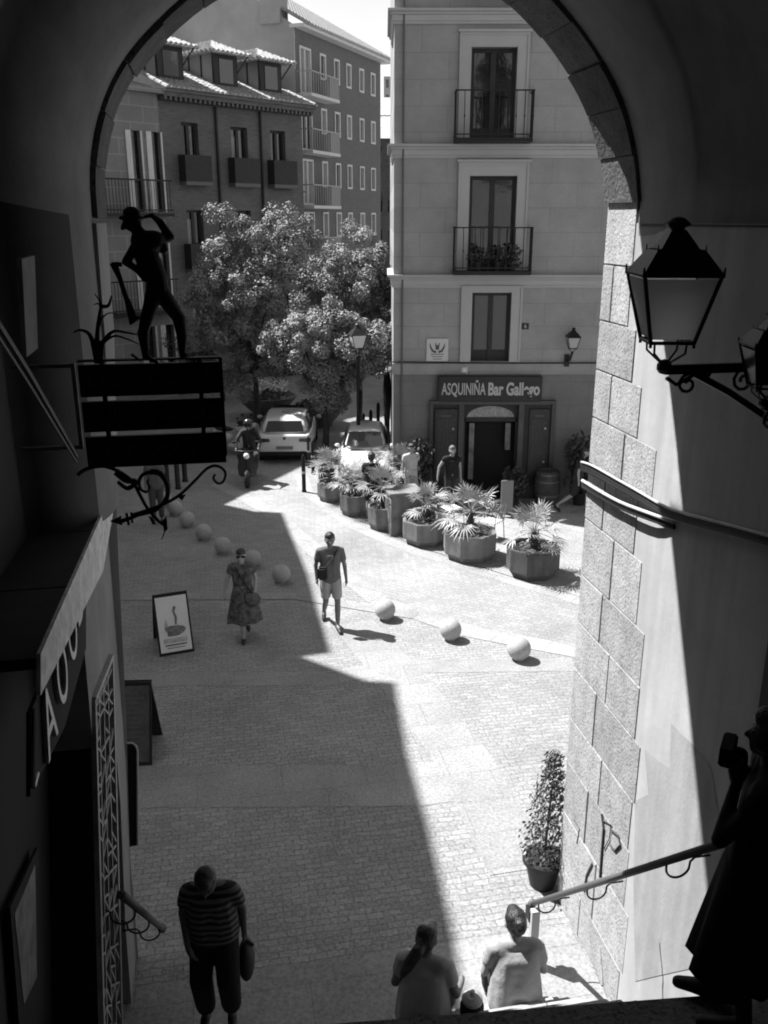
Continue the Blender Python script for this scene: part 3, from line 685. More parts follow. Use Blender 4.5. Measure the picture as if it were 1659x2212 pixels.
for xd in (-5.45, -3.1, -1.0):
    zr = lambda y: 11.1+(y+.6)*.383
    b = MB(); w_ = .52; yf = .35
    zt = 12.55; yb = (zt-11.1)/.383-.6
    for sgn in (-1, 1):
        b.prism([(0, 0)], 0, 0) if 0 else None
        b.add([(xd+sgn*w_, yf, zr(yf)), (xd+sgn*w_, yf, zt), (xd+sgn*w_, yb, zt)], [(0, 1, 2)])
    b.quad((xd-w_, yf, zt), (xd+w_, yf, zt), (xd+w_, yb, zt), (xd-w_, yb, zt))
    dm = b.build('dormer', m_grend, B1)
    b = MB(); b.box(xd-w_, xd+w_, yf-.03, yf+.02, zr(yf)-.1, zt)
    for sgn in (-1, 1):
        for yy in (.35, 1.0, 1.7): b.box(xd+sgn*w_-.02, xd+sgn*w_+.02, yy, yy+.07, zr(yy), zt)
        b.tube([(xd+sgn*w_, yf-.02, zr(yf)+.5), (xd+sgn*(w_+.3), yf-.32, zt)], .03, 5)
    b.build('dormer_frame', m_dwood, dm)
    b = MB(); b.box(xd-.3, xd+.3, yf-.05, yf-.035, zr(yf)+.12, zt-.2); b.build('dormer_pane', m_glass, dm)
    for (M_, x0, x1, run) in ((Matrix.Identity(4), xd-w_-.35, xd+w_+.35, None),):
        b = MB(); ov = .38; yr = yf+.7
        ea = (xd-w_-ov, yf-ov, zt-.05); eb = (xd+w_+ov, yf-ov, zt-.05); ec = (xd+w_+ov, yb+.3, zt-.05); ed = (xd-w_-ov, yb+.3, zt-.05); r0 = (xd, yr, zt+.42); r1 = (xd, yb+1.2, zt+.42)
        b.add([ea, eb, ec, ed, r0, r1], [(0, 1, 4), (1, 2, 5, 4), (3, 0, 4, 5), (0, 3, 2, 1)])
        for i in range(14):       # rounded cover tiles on the two long slopes
            y = yf-ov+i*.24
            for sgn in (-1, 1):
                k_ = min(1, max(0.08, (y-(yf-ov))/(yr-(yf-ov))))
                ex = xd+sgn*(w_+ov+.02)
                tx, tz = xd+sgn*(w_+ov)*(1-k_), zt-.05+.47*k_
                b.tube([(ex, y, zt-.03), (tx, y, tz+.02)], .075, 6)
        for i in range(9):
            x = xd-w_-ov+.1+i*(2*w_+2*ov-.2)/8; k_ = 1-abs(x-xd)/(w_+ov)
            b.tube([(x, yf-ov-.03, zt-.03), (x, yf-ov+(yr-yf+ov)*k_, zt-.05+.47*k_+.02)], .07, 6)
        b.build('dormer_roof', m_tile, dm)
# ============================================================ stone house at far left
SH = thing('stone_house', 'light stone house with tall white-framed windows seen at the left edge of the arch', 'building', (-3.27, 37, 0), atan2(.745, .667))
m_stone = brickmat('ashlar_blocks', .21, 1.0, .5, .02, mv=1.4, rot=(pi/2, 0, 0), var=.15, vs=.8, big=.08, bump=.15)
wo = []
for x0 in (-7.55, -6.57-.2+.0, -9.4, -11.2):
    for (z0, z1) in ((7.25, 9.75), (4.1, 6.6), (1.2, 3.5)): wo.append((x0, x0+.36, z0, z1))
b = MB(); wall_holes(b, -16, -6.4, 0, 11.1, wo, -.15, .25); b.quad((-6.4, -.15, 0), (-6.4, 5, 0), (-6.4, 5, 11.1), (-6.4, -.15, 11.1)); b.quad((-16, -.15, 11.1), (-6.4, -.15, 11.1), (-6.4, 6, 12.6), (-16, 6, 12.6)); b.build('wall', m_stone, SH)
for (x0, x1, z0, z1) in wo:
    b = MB(); b.box(x0-.20, x0, -.2, -.1, z0, z1); b.box(x1, x1+.06, -.2, -.1, z0, z1); wf = b.build('window_frame', m_whit, SH)
    b = MB(); b.box(x0, x1, .0, .05, z0, z1); b.build('pane', m_glass, wf)
b = MB()
for z in (10.9, 7.05, 3.9): b.box(-16, -6.35, -.45, -.1, z, z+.16)
b.build('ledge', m_stone, SH)
for z in (7.2, 4.05):
    b = MB(); b.box(-12, -6.5, -.78, -.74, z+1.0, z+1.05); b.box(-12, -6.5, -.78, -.74, z+.08, z+.12)
    for i in range(46): b.tube([(-12+i*.12, -.76, z), (-12+i*.12, -.76, z+1.0)], .011, 5)
    b.box(-12, -6.5, -.8, -.1, z-.1, z)
    b.build('balcony_railing', m_iron, SH)
# ============================================================ tall plain brick block behind
B2 = thing('apartment_block', 'tall plain brick apartment block with rows of white-framed windows and blank grey gable', 'building', (-3.89, 44, 0), atan2(.93, .366))
cols = [(2.42, 3.06), (4.0, 4.64), (5.46, 6.06), (7.1, 7.72), (8.66, 9.3)]
rows_ = [(13.25, 14.37), (10.88, 12.02), (8.5, 9.68), (6.15, 7.35), (3.8, 5.0), (1.4, 2.6)]
bh = [(.3, 1.45, z0-.85, z1) for (z0, z1) in rows_[:5]]
ho = [(a, c, z0, z1) for (a, c) in cols for (z0, z1) in rows_]+bh
b = MB(); wall_holes(b, -.12, 10.1, 0, 15.0, ho, 0, .2); b.quad((10.1, 0, 0), (10.1, 12, 0), (10.1, 12, 15), (10.1, 0, 15)); b.build('wall', m_brick2, B2)
b = MB(); b.add([(-.13, 0, 0), (-.13, 14, 0), (-.13, 14, 15.1), (-.13, 7, 19.5), (-.13, 0, 15.1)], [(0, 1, 2, 3, 4)]); b.build('gable', m_grend, B2)
for (a, c, z0, z1) in ho:
    t_ = .09; b = MB(); b.box(a, a+t_, -.04, .12, z0, z1); b.box(c-t_, c, -.04, .12, z0, z1); b.box(a+t_, c-t_, -.04, .12, z1-t_, z1); b.box(a+t_, c-t_, -.04, .12, z0, z0+t_)
    if c-a > 1: b.box((a+c)/2-.05, (a+c)/2+.05, .0, .12, z0+t_, z1-t_)
    wf = b.build('window', m_whit, B2)
    b = MB(); b.quad((a+t_, .1, z0+t_), (c-t_, .1, z0+t_), (c-t_, .1, z1-t_), (a+t_, .1, z1-t_))
    b.build('pane', random.choice([m_glass, m_curt, m_curt]) if z0 < 13 else m_glass, wf)
for (a, c, z0, z1) in bh:
    b = MB(); b.box(-.05, 3.0, -.75, 0, z0-.16, z0-.02); bal = b.build('balcony', m_whit, B2)
    b = MB(); b.box(-.05, 3.0, -.74, -.70, z0+.85, z0+.90); b.box(-.05, -.01, -.74, 0, z0+.85, z0+.9); b.box(2.96, 3.0, -.74, 0, z0+.85, z0+.9)
    for i in range(13):
        x = -.03+i*.2475; b.box(x, x+.03, -.73, -.71, z0, z0+.86)
    b.build('railing', mat('grey_rail', .35, .5), bal)
    b = MB(); b.box(2.0, 2.96, -.72, -.715, z0, z0+.85); b.build('balcony_screen', mat('frosted_screen', .20, .5), bal)
b = MB(); b.box(-.2, 10.6, -.5, .2, 15.0, 15.14); b.build('cornice', m_whit, B2)
tiles(-.2, 10.7, -.55, 15.12, 7, 19.2, .3).build('roof', mat('pale_roof_tiles', .30, .8, var=.25, vs=5), B2)
b = MB(); b.box(-.3, .5, .6, 1.6, 15.2, 17.0); b.box(-.4, .6, .5, 1.7, 17.0, 17.15); b.lathe([(.18, 0), (.18, .5), (.25, .55), (.02, .7)], (.1, 1.1, 17.1), 10); b.build('chimney', m_grend, B2)
# ---- far buildings down the street, in the gap beside the corner building
def far_house(u0, u1, vtop, Y, lab, m, wr, wc, roof=0, name='townhouse'):
    a = PY(u0, vtop, Y); c = PY(u1, vtop, Y); h = a.z; wd_ = c.x-a.x
    t = thing(name, lab, 'building', (a.x, Y, 0))
    ho = []
    for i in range(wc):
        for j in range(wr):
            x = wd_*(i+.3)/wc; z = h*(j+.25)/wr; ho.append((x, x+wd_/wc*.4, z, z+h/wr*.55))
    b = MB(); wall_holes(b, 0, wd_, 0, h, ho, 0, .2); b.quad((0, 0, 0), (0, 8, 0), (0, 8, h), (0, 0, h)); b.quad((wd_, 0, 0), (wd_, 8, 0), (wd_, 8, h), (wd_, 0, h)); b.quad((0, 0, h), (wd_, 0, h), (wd_, 8, h), (0, 8, h)); b.build('wall', m, t)
    for (x0, x1, z0, z1) in ho:
        b = MB(); b.box(x0, x1, .15, .2, z0, z1); b.build('window', m_glass, t)
    if roof:
        b = MB(); b.add([(-.3, -.4, h), (wd_+.3, -.4, h), (wd_+.3, 4, h+1.6), (-.3, 4, h+1.6), (-.3, 8, h), (wd_+.3, 8, h)], [(0, 1, 2, 3), (3, 2, 5, 4)]); b.build('roof', m_tile, t)
    return t
far_house(812, 852, 300, 56, 'dark narrow brick house in the gap left of the corner building', m_brick, 5, 2, roof=1)
far_house(818, 860, 250, 66, 'white house with pale roof above the dark house in the gap', m_whit, 6, 2, roof=1)
far_house(829, 875, 165, 120, 'distant grey high-rise beyond the street gap', m_grend, 14, 3, name='high_rise')
# ---- tall row on the left of the square that throws the long shadow (mostly outside the view)
LB = thing('shadow_building', 'tall plastered house row along the left of the square, beyond the arch jamb', 'building', (0, 0, 0))
P0 = Vector((-7.5-.2*(-9), 0))
sky_ = []
s2 = Vector((SUN.x, SUN.y)); 
for q in [(1030, 2320), (990, 2050), (930, 1800), (880, 1620), (855, 1475), (790, 1470), (650, 1418), (715, 1410), (665, 1240), (610, 1108), (550, 1105), (485, 1090), (660, 1005), (705, 983), (738, 950), (748, 900), (752, 872)]:
    g = G(*q); t_ = (-7.5-.2*(g.y-9)-g.x)/(s2.x+.2*s2.y); sky_.append((g.y+t_*s2.y, t_*SUN.z))
S = sky_
y_of = lambda y: (-7.5-.2*(y-9))
# silhouettes of roofs standing one behind another: three blocks with sloping ends
def block(pts, th=.4, name='wall'):
    b = MB(); n = len(pts)
    v = [(y_of(y), y, z) for (y, z) in pts]+[(y_of(y)-th, y, z) for (y, z) in pts]
    b.add(v, [tuple(range(n)), tuple(range(2*n-1, n-1, -1))]+[(i, (i+1) % n, (i+1) % n+n, i+n) for i in range(n)])
    return b.build(name, m_grend, LB)
block([(8.2, 0), (8.2, S[0][1])]+S[0:6]+[(S[6][0], S[6][1]), (S[6][0], 0)])
block([(S[6][0]-.02, 0), (S[6][0]-.02, S[6][1])]+S[7:12]+[(S[11][0], 0)], .42)
block([(S[11][0]-.02, 0), (S[11][0]-.02, S[11][1])]+S[12:17]+[(S[16][0], 0)], .44)

# street front of the archway building (seen mirrored in the panes opposite)
for i, xx in enumerate((-6.5, -3.5, .0, 2.6, 5.6, 8.4)):
    for j, zz_ in enumerate((9.6, 12.4)):
        b = MB(M_AX); b.box(xx-.5, xx+.5, 7.46, 7.52, zz_, zz_+2.0); wf = b.build('street_window', m_dwood, ARCH, world=True)
        b = MB(M_AX); b.box(xx-.8, xx+.8, 7.5, 8.0, zz_-.1, zz_); b.box(xx-.8, xx+.8, 7.97, 8.0, zz_+.9, zz_+.95); b.build('street_balcony', m_iron, wf, world=True)

for o_ in (B1, SH):      # the old row stands a little further up the street
    o_.location = (o_.location.x*1.15, o_.location.y*1.15, -1.05); o_.scale = (1.15,)*3
# ============================================================ LEFT SIDE OF THE PASSAGE
m_dark = mat('near_black', .018, .9, var=.4, vs=1.5)  # near-black tone for the recessed wall, also used on bags
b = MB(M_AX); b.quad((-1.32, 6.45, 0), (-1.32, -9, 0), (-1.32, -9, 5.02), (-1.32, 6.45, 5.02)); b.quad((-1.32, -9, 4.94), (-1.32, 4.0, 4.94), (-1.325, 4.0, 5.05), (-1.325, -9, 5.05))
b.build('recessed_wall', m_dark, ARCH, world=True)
def quadPP(b, pts, L, th=.02):
    ps_ = [PP(u, v, RV, L) for (u, v) in pts]; n = Vector((RV[0], RV[1], 0))*th
    k = len(ps_); b.add(ps_+[p-n for p in ps_], [tuple(range(k)), tuple(range(2*k-1, k-1, -1))]+[(i, (i+1) % k, (i+1) % k+k, i+k) for i in range(k)])
t = thing('canopy', 'dark planked shop canopy with pale fascia board along the left wall', 'canopy', LA(-1.1, 5.8, 4.7))
FA = [toLA(PP(u, v, RV, -.875)) for (u, v) in ((88, 1412), (249, 1047))]
def cz_(a): return FA[0][2]+(FA[1][2]-FA[0][2])*(a-FA[0][1])/(FA[1][1]-FA[0][1])
b = MB(M_AX)
for (a0, a1) in ((FA[0][1], 4.95), (4.97, 6.1), (6.12, FA[1][1])):
    z0, z1 = cz_(a0)-.02, cz_(a1)-.02
    b.add([(-1.315, a0, z0-.06), (-.895, a0, z0-.06), (-.895, a1, z1-.06), (-1.315, a1, z1-.06), (-1.315, a0, z0), (-.895, a0, z0), (-.895, a1, z1), (-1.315, a1, z1)], [(3, 2, 1, 0), (4, 5, 6, 7), (0, 1, 5, 4), (1, 2, 6, 5), (2, 3, 7, 6), (3, 0, 4, 7)])
b.build('canopy_roof', mat('canopy_dark', .03, .7, var=.3), t, world=True)
b = MB(); quadPP(b, [(88, 1412), (88, 1503), (223, 1233), (252, 1062), (249, 1047)], -.875, .02); b.build('fascia_board', mat('fascia_pale', .70, .6, var=.35, vs=9), t, world=True)
t = thing('wall_sign', 'dark shop sign with raised metal letters under the pale fascia board', 'sign', LA(-.95, 4.6, 4.4))
b = MB(); quadPP(b, [(66, 1540), (66, 1720), (140, 1570), (186, 1400), (186, 1250)], -.965); b.build('board', m_int, t, world=True)
b = MB(); b.tube([PP(74, 1530, RV, -.955), PP(72, 1700, RV, -.955)], .012, 6); b.tube([PP(72, 1700, RV, -.955), PP(80, 1670, RV, -.955)], .012, 6); b.build('edge_trim', mat('worn_steel', .4, .45, .6), t, world=True)
for (ch, u, v, w_) in (('A', 104, 1560, .30), ('O', 131, 1460, .30), ('O', 153, 1370, .30), ('D', 168, 1290, .28)):
    T = Matrix.Translation(PP(u, v, RV, -.95)) @ Matrix.Rotation(AXR+pi/2, 4, 'Z')
    text_part('letter', ch, .50, mat('worn_steel', .4, .45, .6), T, t, ext=.012, world=True, width=w_)
# lattice gate box: leaning with the battered wall
t = thing('lattice_gate', 'dark folding gate box with pale carved lattice on its side', 'gate', LA(-1.1, 5.9, 0))
GQ = [(202, 1512), (240, 1418), (252, 1900), (262, 2300), (222, 2300)]
b = MB(); quadPP(b, [(203, 1513), (240, 1420), (252, 1900), (262, 2300), (223, 2300)], -1.0, .45); b.build('box', m_int, t, world=True)
m_lat = mat('pale_lattice', .34, .6, var=.3, vs=10)
def gq(s_, t_):
    l = (202+20*t_, 1512+788*t_); r = (240+22*t_, 1418+882*t_); return PP(l[0]+(r[0]-l[0])*s_, l[1]+(r[1]-l[1])*s_, RV, -.985)
b = MB(); rr = random.Random(3)
for s_ in (0, 1): b.tube([gq(s_, k/6) for k in range(7)], .026, 4)
b.tube([gq(0, 0), gq(1, 0)], .03, 4)
for s_ in (.25, .5, .75): b.tube([gq(s_, k/6) for k in range(7)], .012, 4)
for k in range(20):
    for j in range(4):
        t0 = .03+k*.048
        if rr.random() < .55: b.tube([gq(j*.25, t0), gq(j*.25+.25, t0)], .011, 4)
        c = rr.choice([0, 1, 2])
        if c: b.tube([gq(j*.25, t0+(.04 if c == 1 else 0)), gq(j*.25+.25, t0+(0 if c == 1 else .04))], .012, 4)
b.build('lattice', m_lat, t, world=True)
b = MB(M_AX); g0, g1 = toLA(PP(203, 1512, RV, -1.0)), toLA(PP(240, 1418, RV, -1.0))
for i in range(4):
    x0 = -1.0-.085*(i+1); b.add([(x0, g0[1], g0[2]+.004), (x0+.078, g0[1], g0[2]+.004), (x0+.078, g1[1], g1[2]+.004), (x0, g1[1], g1[2]+.004), (x0, g0[1], g0[2]+.03), (x0+.078, g0[1], g0[2]+.03), (x0+.078, g1[1], g1[2]+.03), (x0, g1[1], g1[2]+.03)], [(3, 2, 1, 0), (4, 5, 6, 7), (0, 1, 5, 4), (1, 2, 6, 5), (2, 3, 7, 6), (3, 0, 4, 7)])
b.build('top_board', mat('plank_grey', .09, .7, var=.4, vs=9), t, world=True)
# small framed menu panel low on the left wall, pale slot panel higher up
t = thing('menu_case', 'narrow framed menu case on the dark wall at the bottom left corner', 'sign', LA(-1.3, 3.4, 3))
def quadPP(b, pts, L, th=.02):
    ps_ = [PP(u, v, RV, L) for (u, v) in pts]; n = Vector((RV[0], RV[1], 0))*th
    k = len(ps_); b.add(ps_+[p-n for p in ps_], [tuple(range(k)), tuple(range(2*k-1, k-1, -1))]+[(i, (i+1) % k, (i+1) % k+k, i+k) for i in range(k)])
b = MB(); quadPP(b, [(22, 1960), (82, 1830), (92, 2150), (45, 2260)], -1.27); b.build('case_frame', m_int, t, world=True)
b = MB(); quadPP(b, [(32, 1975), (76, 1868), (80, 2110), (52, 2170)], -1.265); b.build('menu_sheet', mat('dim_paper', .16, .7, var=.5, vs=6), t, world=True)
t = thing('wall_panel', 'narrow pale vertical panel high on the left passage wall', 'panel', LA(-.79, 4.8, 6.4))
b = MB(); quadPP(b, [(47, 560), (75, 552), (82, 752), (58, 772)], -.775); b.build('panel', mat('pale_panel', .34, .7, var=.3, vs=4), t, world=True)  # plain pale slab, lighter than the wall behind it
for (o, lab) in ((0, 'thick dark stay rod running down the left wall to the hanging sign, upper of two'), (14, 'thin dark stay rod running down the left wall to the hanging sign, lower of two')):
    t = thing('stay_rod', lab, 'rod', PP(80, 840+o, RV, -.75), 0, 'stay rods of the hanging sign')
    b = MB(); b.tube([PP(-40, 640+o*2.2, RV, -.74), PP(60, 800+o*1.8, RV, -.74), PP(166, 985+o, RV, -.72)], .011 if o == 0 else .007, 6); b.build('rod', mat('rod_grey', .045, .5), t, world=True)
# ============================================================ HANGING RESTAURANT SIGN and iron figure
SA = 5.0
def sg(u, v): p = toLA(PP(u, v, AV, SA)); return p[0], p[2]
def sgz(x, y): return sg(x*.358, y*.358+432)      # coordinates read off an enlargement
M_S = Matrix.Translation(LA(0, SA, 0)) @ Matrix.Rotation(AXR, 4, 'Z')
HS = thing('hanging_sign', 'hanging three-board restaurant sign with black iron scroll bracket under it', 'sign', LA(-.35, SA, 5.6))
m_sb = mat('sign_board_black', .006, .6)
x0, x1 = sgz(480, 1100)[0], sgz(1340, 1100)[0]
zz = [(985, 1175), (1205, 1385), (1415, 1600)]; txt = ['LAS CUEVAS', 'LUIS CANDELAS', 'RESTAURANTE']
for (a, c), tx in zip(zz, txt):
    z1, z0 = sgz(900, a)[1], sgz(900, c)[1]
    b = MB(M_S); b.box(x0, x1, -.015, .015, z0, z1); b.build('board', m_sb, HS, world=True)
    text_part('lettering', tx, .1, mat('dull_letters', .055, .5), M_S @ Matrix.Translation(((x0+x1)/2, -.018, (z0+z1)/2)), HS, ext=.003, width=(x1-x0)*.88, shear=.15, world=True)
b = MB(M_S)
for xz in (625, 1210): xx = sgz(xz, 1100)[0]; b.box(xx-.012, xx+.012, -.012, .012, sgz(0, 1600)[1], sgz(0, 985)[1])
b.box(x0-.0, x1, -.02, .02, sgz(0, 990)[1], sgz(0, 978)[1]); b.box(x1-.012, x1+.006, -.016, .016, sgz(0, 1600)[1], sgz(0, 985)[1])
b.build('frame', m_sb, HS, world=True)
xl = sgz(450, 1200)[0]
b = MB(M_S); b.box(xl, xl+.02, -.02, .02, sgz(0, 1520)[1], sgz(0, 995)[1]); b.box(xl-.3, xl+.01, -.01, .01, sgz(0, 1500)[1]-.02, sgz(0, 1500)[1]); b.box(xl-.3, xl+.01, -.01, .01, sgz(0, 1000)[1]-.02, sgz(0, 1000)[1])
b.build('mounting_post', mat('grey_post', .22, .5), HS, world=True)
def curve3(pts, n=6):
    o = []; p = [Vector(q) for q in pts]
    for i in range(len(p)-1):
        p0 = p[max(i-1, 0)]; p1 = p[i]; p2 = p[i+1]; p3 = p[min(i+2, len(p)-1)]
        for k in range(n):
            t = k/n; o.append(.5*((2*p1)+(p2-p0)*t+(2*p0-5*p1+4*p2-p3)*t*t+(3*p1-p0-3*p2+p3)*t**3))
    o.append(p[-1]); return o
def sc_tube(b, pts, r, n=5, y=0):
    c = curve3([(sgz(*q)[0], y, sgz(*q)[1]) for q in pts], n); k = len(c)
    if isinstance(r, tuple): rr_ = [r[0]+(r[1]-r[0])*i/(k-1) for i in range(k)]
    else: rr_ = r
    b.tube(c, rr_, 7)
b = MB(M_S)
sc_tube(b, [(800, 1900), (900, 1868), (1000, 1830), (1090, 1775), (1180, 1690), (1250, 1620), (1310, 1605), (1358, 1640), (1350, 1695), (1315, 1710), (1288, 1680), (1300, 1655)], (.010, .007))
sc_tube(b, [(470, 1660), (520, 1625), (620, 1605), (720, 1640), (800, 1700), (850, 1790), (890, 1860), (960, 1940), (1000, 1965)], (.012, .009))
sc_tube(b, [(1000, 1930), (1002, 1975), (975, 2050)], (.008, .002))
sc_tube(b, [(905, 1640), (965, 1650), (1010, 1720), (1005, 1800), (950, 1865), (880, 1890), (790, 1912)], (.018, .010))
sc_tube(b, [(905, 1642), (860, 1660), (840, 1700), (850, 1745), (885, 1762), (905, 1735)], (.013, .006))
sc_tube(b, [(905, 1735), (890, 1700), (900, 1685)], (.008, .006))
sc_tube(b, [(700, 1640), (760, 1690), (820, 1700), (770, 1740), (710, 1700)], (.022, .010))
def sflat(b, pts, th=.006): b.prism([sgz(*q) for q in pts], -th, th)
sflat(b, [(665, 1938), (735, 1905), (730, 1925), (820, 1900), (825, 1915), (735, 1950), (740, 1962)])
sflat(b, [(755, 1890), (770, 1888), (785, 1960), (770, 1962)]); sflat(b, [(785, 1885), (800, 1885), (805, 1948), (793, 1950)])
sflat(b, [(980, 1940), (1005, 1905), (1012, 1985), (990, 2005)]); sflat(b, [(1070, 1790), (1122, 1775), (1100, 1812)]); sflat(b, [(895, 1905), (925, 1920), (940, 1958), (915, 1945)])
b.build('scroll_bracket', m_sb, HS, world=True, autos=True)
# agave with curling leaves standing on the sign
AG = thing('iron_agave', 'black iron agave plant with curling leaves on top of the hanging sign', 'plant ornament', LA(*sgz(600, 985)[:1], SA, sgz(600, 985)[1]))
b = MB(M_S)
b.prism([sgz(*q) for q in [(572, 985), (548, 860), (575, 845), (600, 850), (632, 845), (620, 985)]], -.02, .02)
sc_tube(b, [(565, 870), (545, 820), (520, 795), (480, 785), (445, 800)], (.014, .004)); sc_tube(b, [(585, 860), (590, 780), (600, 700), (612, 640)], (.014, .008))
sc_tube(b, [(612, 640), (600, 605), (570, 565)], (.008, .002)); sc_tube(b, [(600, 640), (650, 640), (668, 600), (672, 575)], (.012, .003)); sc_tube(b, [(610, 640), (590, 625), (565, 632)], (.006, .002))
sc_tube(b, [(620, 860), (660, 810), (700, 790), (760, 800), (830, 812)], (.012, .004)); sc_tube(b, [(620, 870), (650, 840), (700, 820), (770, 840), (840, 870)], (.009, .003)); sc_tube(b, [(600, 760), (620, 710), (660, 682), (715, 690)], (.006, .002))
b.build('leaf', m_sb, AG, world=True, smooth=True)
# ------------------------------------------------------------ bodies: capsule skeletons fused into one skin
def capsule(bm, p, q, r1, r2, sc=None):
    t = bmesh.new()
    for (c, r) in ((p, r1), (q, r2)):
        bmesh.ops.create_icosphere(t, subdivisions=2, radius=r, matrix=Matrix.Translation(Vector(c)))
    r_ = bmesh.ops.convex_hull(t, input=t.verts)
    bmesh.ops.delete(t, geom=[g for g in r_['geom_interior'] if isinstance(g, bmesh.types.BMVert)], context='VERTS')
    me = bpy.data.meshes.new('tmp'); t.to_mesh(me); t.free(); bm.from_mesh(me); bpy.data.meshes.remove(me)
def fuse(name, caps, vox, m, parent, M=None, smooth=4, extra=None, world=False, cut=None):
    bm = bmesh.new()
    for c in caps:
        capsule(bm, *c[:4])
    for bl in (extra or []):      # squashed balls (centre, (sx, sy, sz))
        bmesh.ops.create_icosphere(bm, subdivisions=3, radius=1, matrix=Matrix.Translation(Vector(bl[0])) @ Matrix.Diagonal((*bl[1], 1)))
    me = bpy.data.meshes.new(name); bm.to_mesh(me); bm.free()
    o = bpy.data.objects.new(name+'_src', me); COL.objects.link(o)
    md = o.modifiers.new('r', 'REMESH'); md.mode = 'VOXEL'; md.voxel_size = vox
    ms = o.modifiers.new('s', 'SMOOTH'); ms.iterations = smooth; ms.factor = .5
    dg = bpy.context.evaluated_depsgraph_get(); m2 = bpy.data.meshes.new_from_object(o.evaluated_get(dg))
    bpy.data.objects.remove(o); bpy.data.meshes.remove(me)
    if M is not None:
        T = M
        if world:
            q = parent
            while q is not None and q not in WM: q = q.parent
            T = WM[q].inverted() @ M
        m2.transform(T)
    m2.polygons.foreach_set('use_smooth', [True]*len(m2.polygons)); m2.materials.clear(); m2.materials.append(m); m2.name = name
    o = bpy.data.objects.new(name, m2); COL.objects.link(o)
    if parent is not None: o.parent = parent
    return o
FG = thing('iron_figure', 'black iron bandit figure in hat holding a blunderbuss, standing on the hanging sign', 'statue', LA(sgz(1000, 985)[0], SA, sgz(1000, 985)[1]))
def z3(x, y, d=0): p = sgz(x, y); return (p[0], d, p[1])
def r3(px): return px*.358/1937*5.0
P_ = z3
caps = [(P_(795, 120), P_(800, 140), r3(52), r3(50)), (P_(820, 170), P_(850, 215), r3(34), r3(40)),
    (P_(850, 250), P_(930, 250), r3(60), r3(62)), (P_(870, 290), P_(900, 380), r3(72), r3(70)), (P_(900, 380), P_(945, 470), r3(72), r3(62)), (P_(945, 470), P_(955, 540), r3(60), r3(62)),
    (P_(960, 245, .03), P_(1025, 225, .05), r3(34), r3(26)), (P_(1022, 225, .05), P_(960, 130, .03), r3(27), r3(22)), (P_(960, 130, .03), P_(915, 92, 0), r3(20), r3(14)), (P_(915, 92), P_(865, 105), r3(11), r3(10)),
    (P_(830, 270, -.03), P_(765, 370, -.05), r3(32), r3(24)), (P_(765, 370, -.05), P_(830, 420, -.03), r3(24), r3(18)), (P_(830, 420, -.03), P_(880, 470, -.03), r3(17), r3(24)),
    (P_(930, 560), P_(890, 700, -.03), r3(52), r3(36)), (P_(890, 700, -.03), P_(865, 800, -.03), r3(40), r3(30)), (P_(865, 800, -.03), P_(880, 930, -.03), r3(34), r3(20)), (P_(880, 940, -.03), P_(950, 972, -.04), r3(20), r3(11)),
    (P_(980, 570), P_(1080, 720, .03), r3(52), r3(38)), (P_(1080, 720, .03), P_(1098, 830, .03), r3(40), r3(32)), (P_(1098, 830, .03), P_(1100, 930, .03), r3(34), r3(20)), (P_(1105, 945, .03), P_(1180, 972, .02), r3(20), r3(10)),
    (P_(740, 170), P_(752, 150), r3(14), r3(18)), (P_(975, 280), P_(990, 300), r3(34), r3(26)), (P_(800, 930, -.03), P_(850, 965, -.03), r3(10), r3(8))]
fuse('body', caps, .006, m_sb, FG, M=M_S, world=True, smooth=2)
b = MB(M_S); b.ball((*sgz(795, 100)[:1], 0, sgz(795, 108)[1]), r3(72), 16, .28, 1, 1); c = sgz(795, 85); b.lathe([(r3(50), 0), (r3(46), r3(20)), (r3(22), r3(38)), (.001, r3(40))], (c[0], 0, c[1]), 14); b.build('hat', m_sb, FG, world=True, smooth=True)
b = MB(M_S)
b.tube([P_(690, 375, -.06), P_(730, 470, -.06), P_(770, 600, -.05)], [r3(22), r3(14), r3(14)], 8); b.tube([P_(770, 590, -.05), P_(800, 690, -.05), P_(825, 725, -.05)], [r3(16), r3(24), r3(44)], 8)
b.prism([sgz(*q) for q in [(676, 372), (740, 372), (745, 400), (700, 395)]], -.07, -.05)
b.build('blunderbuss', m_sb, FG, world=True, smooth=False)
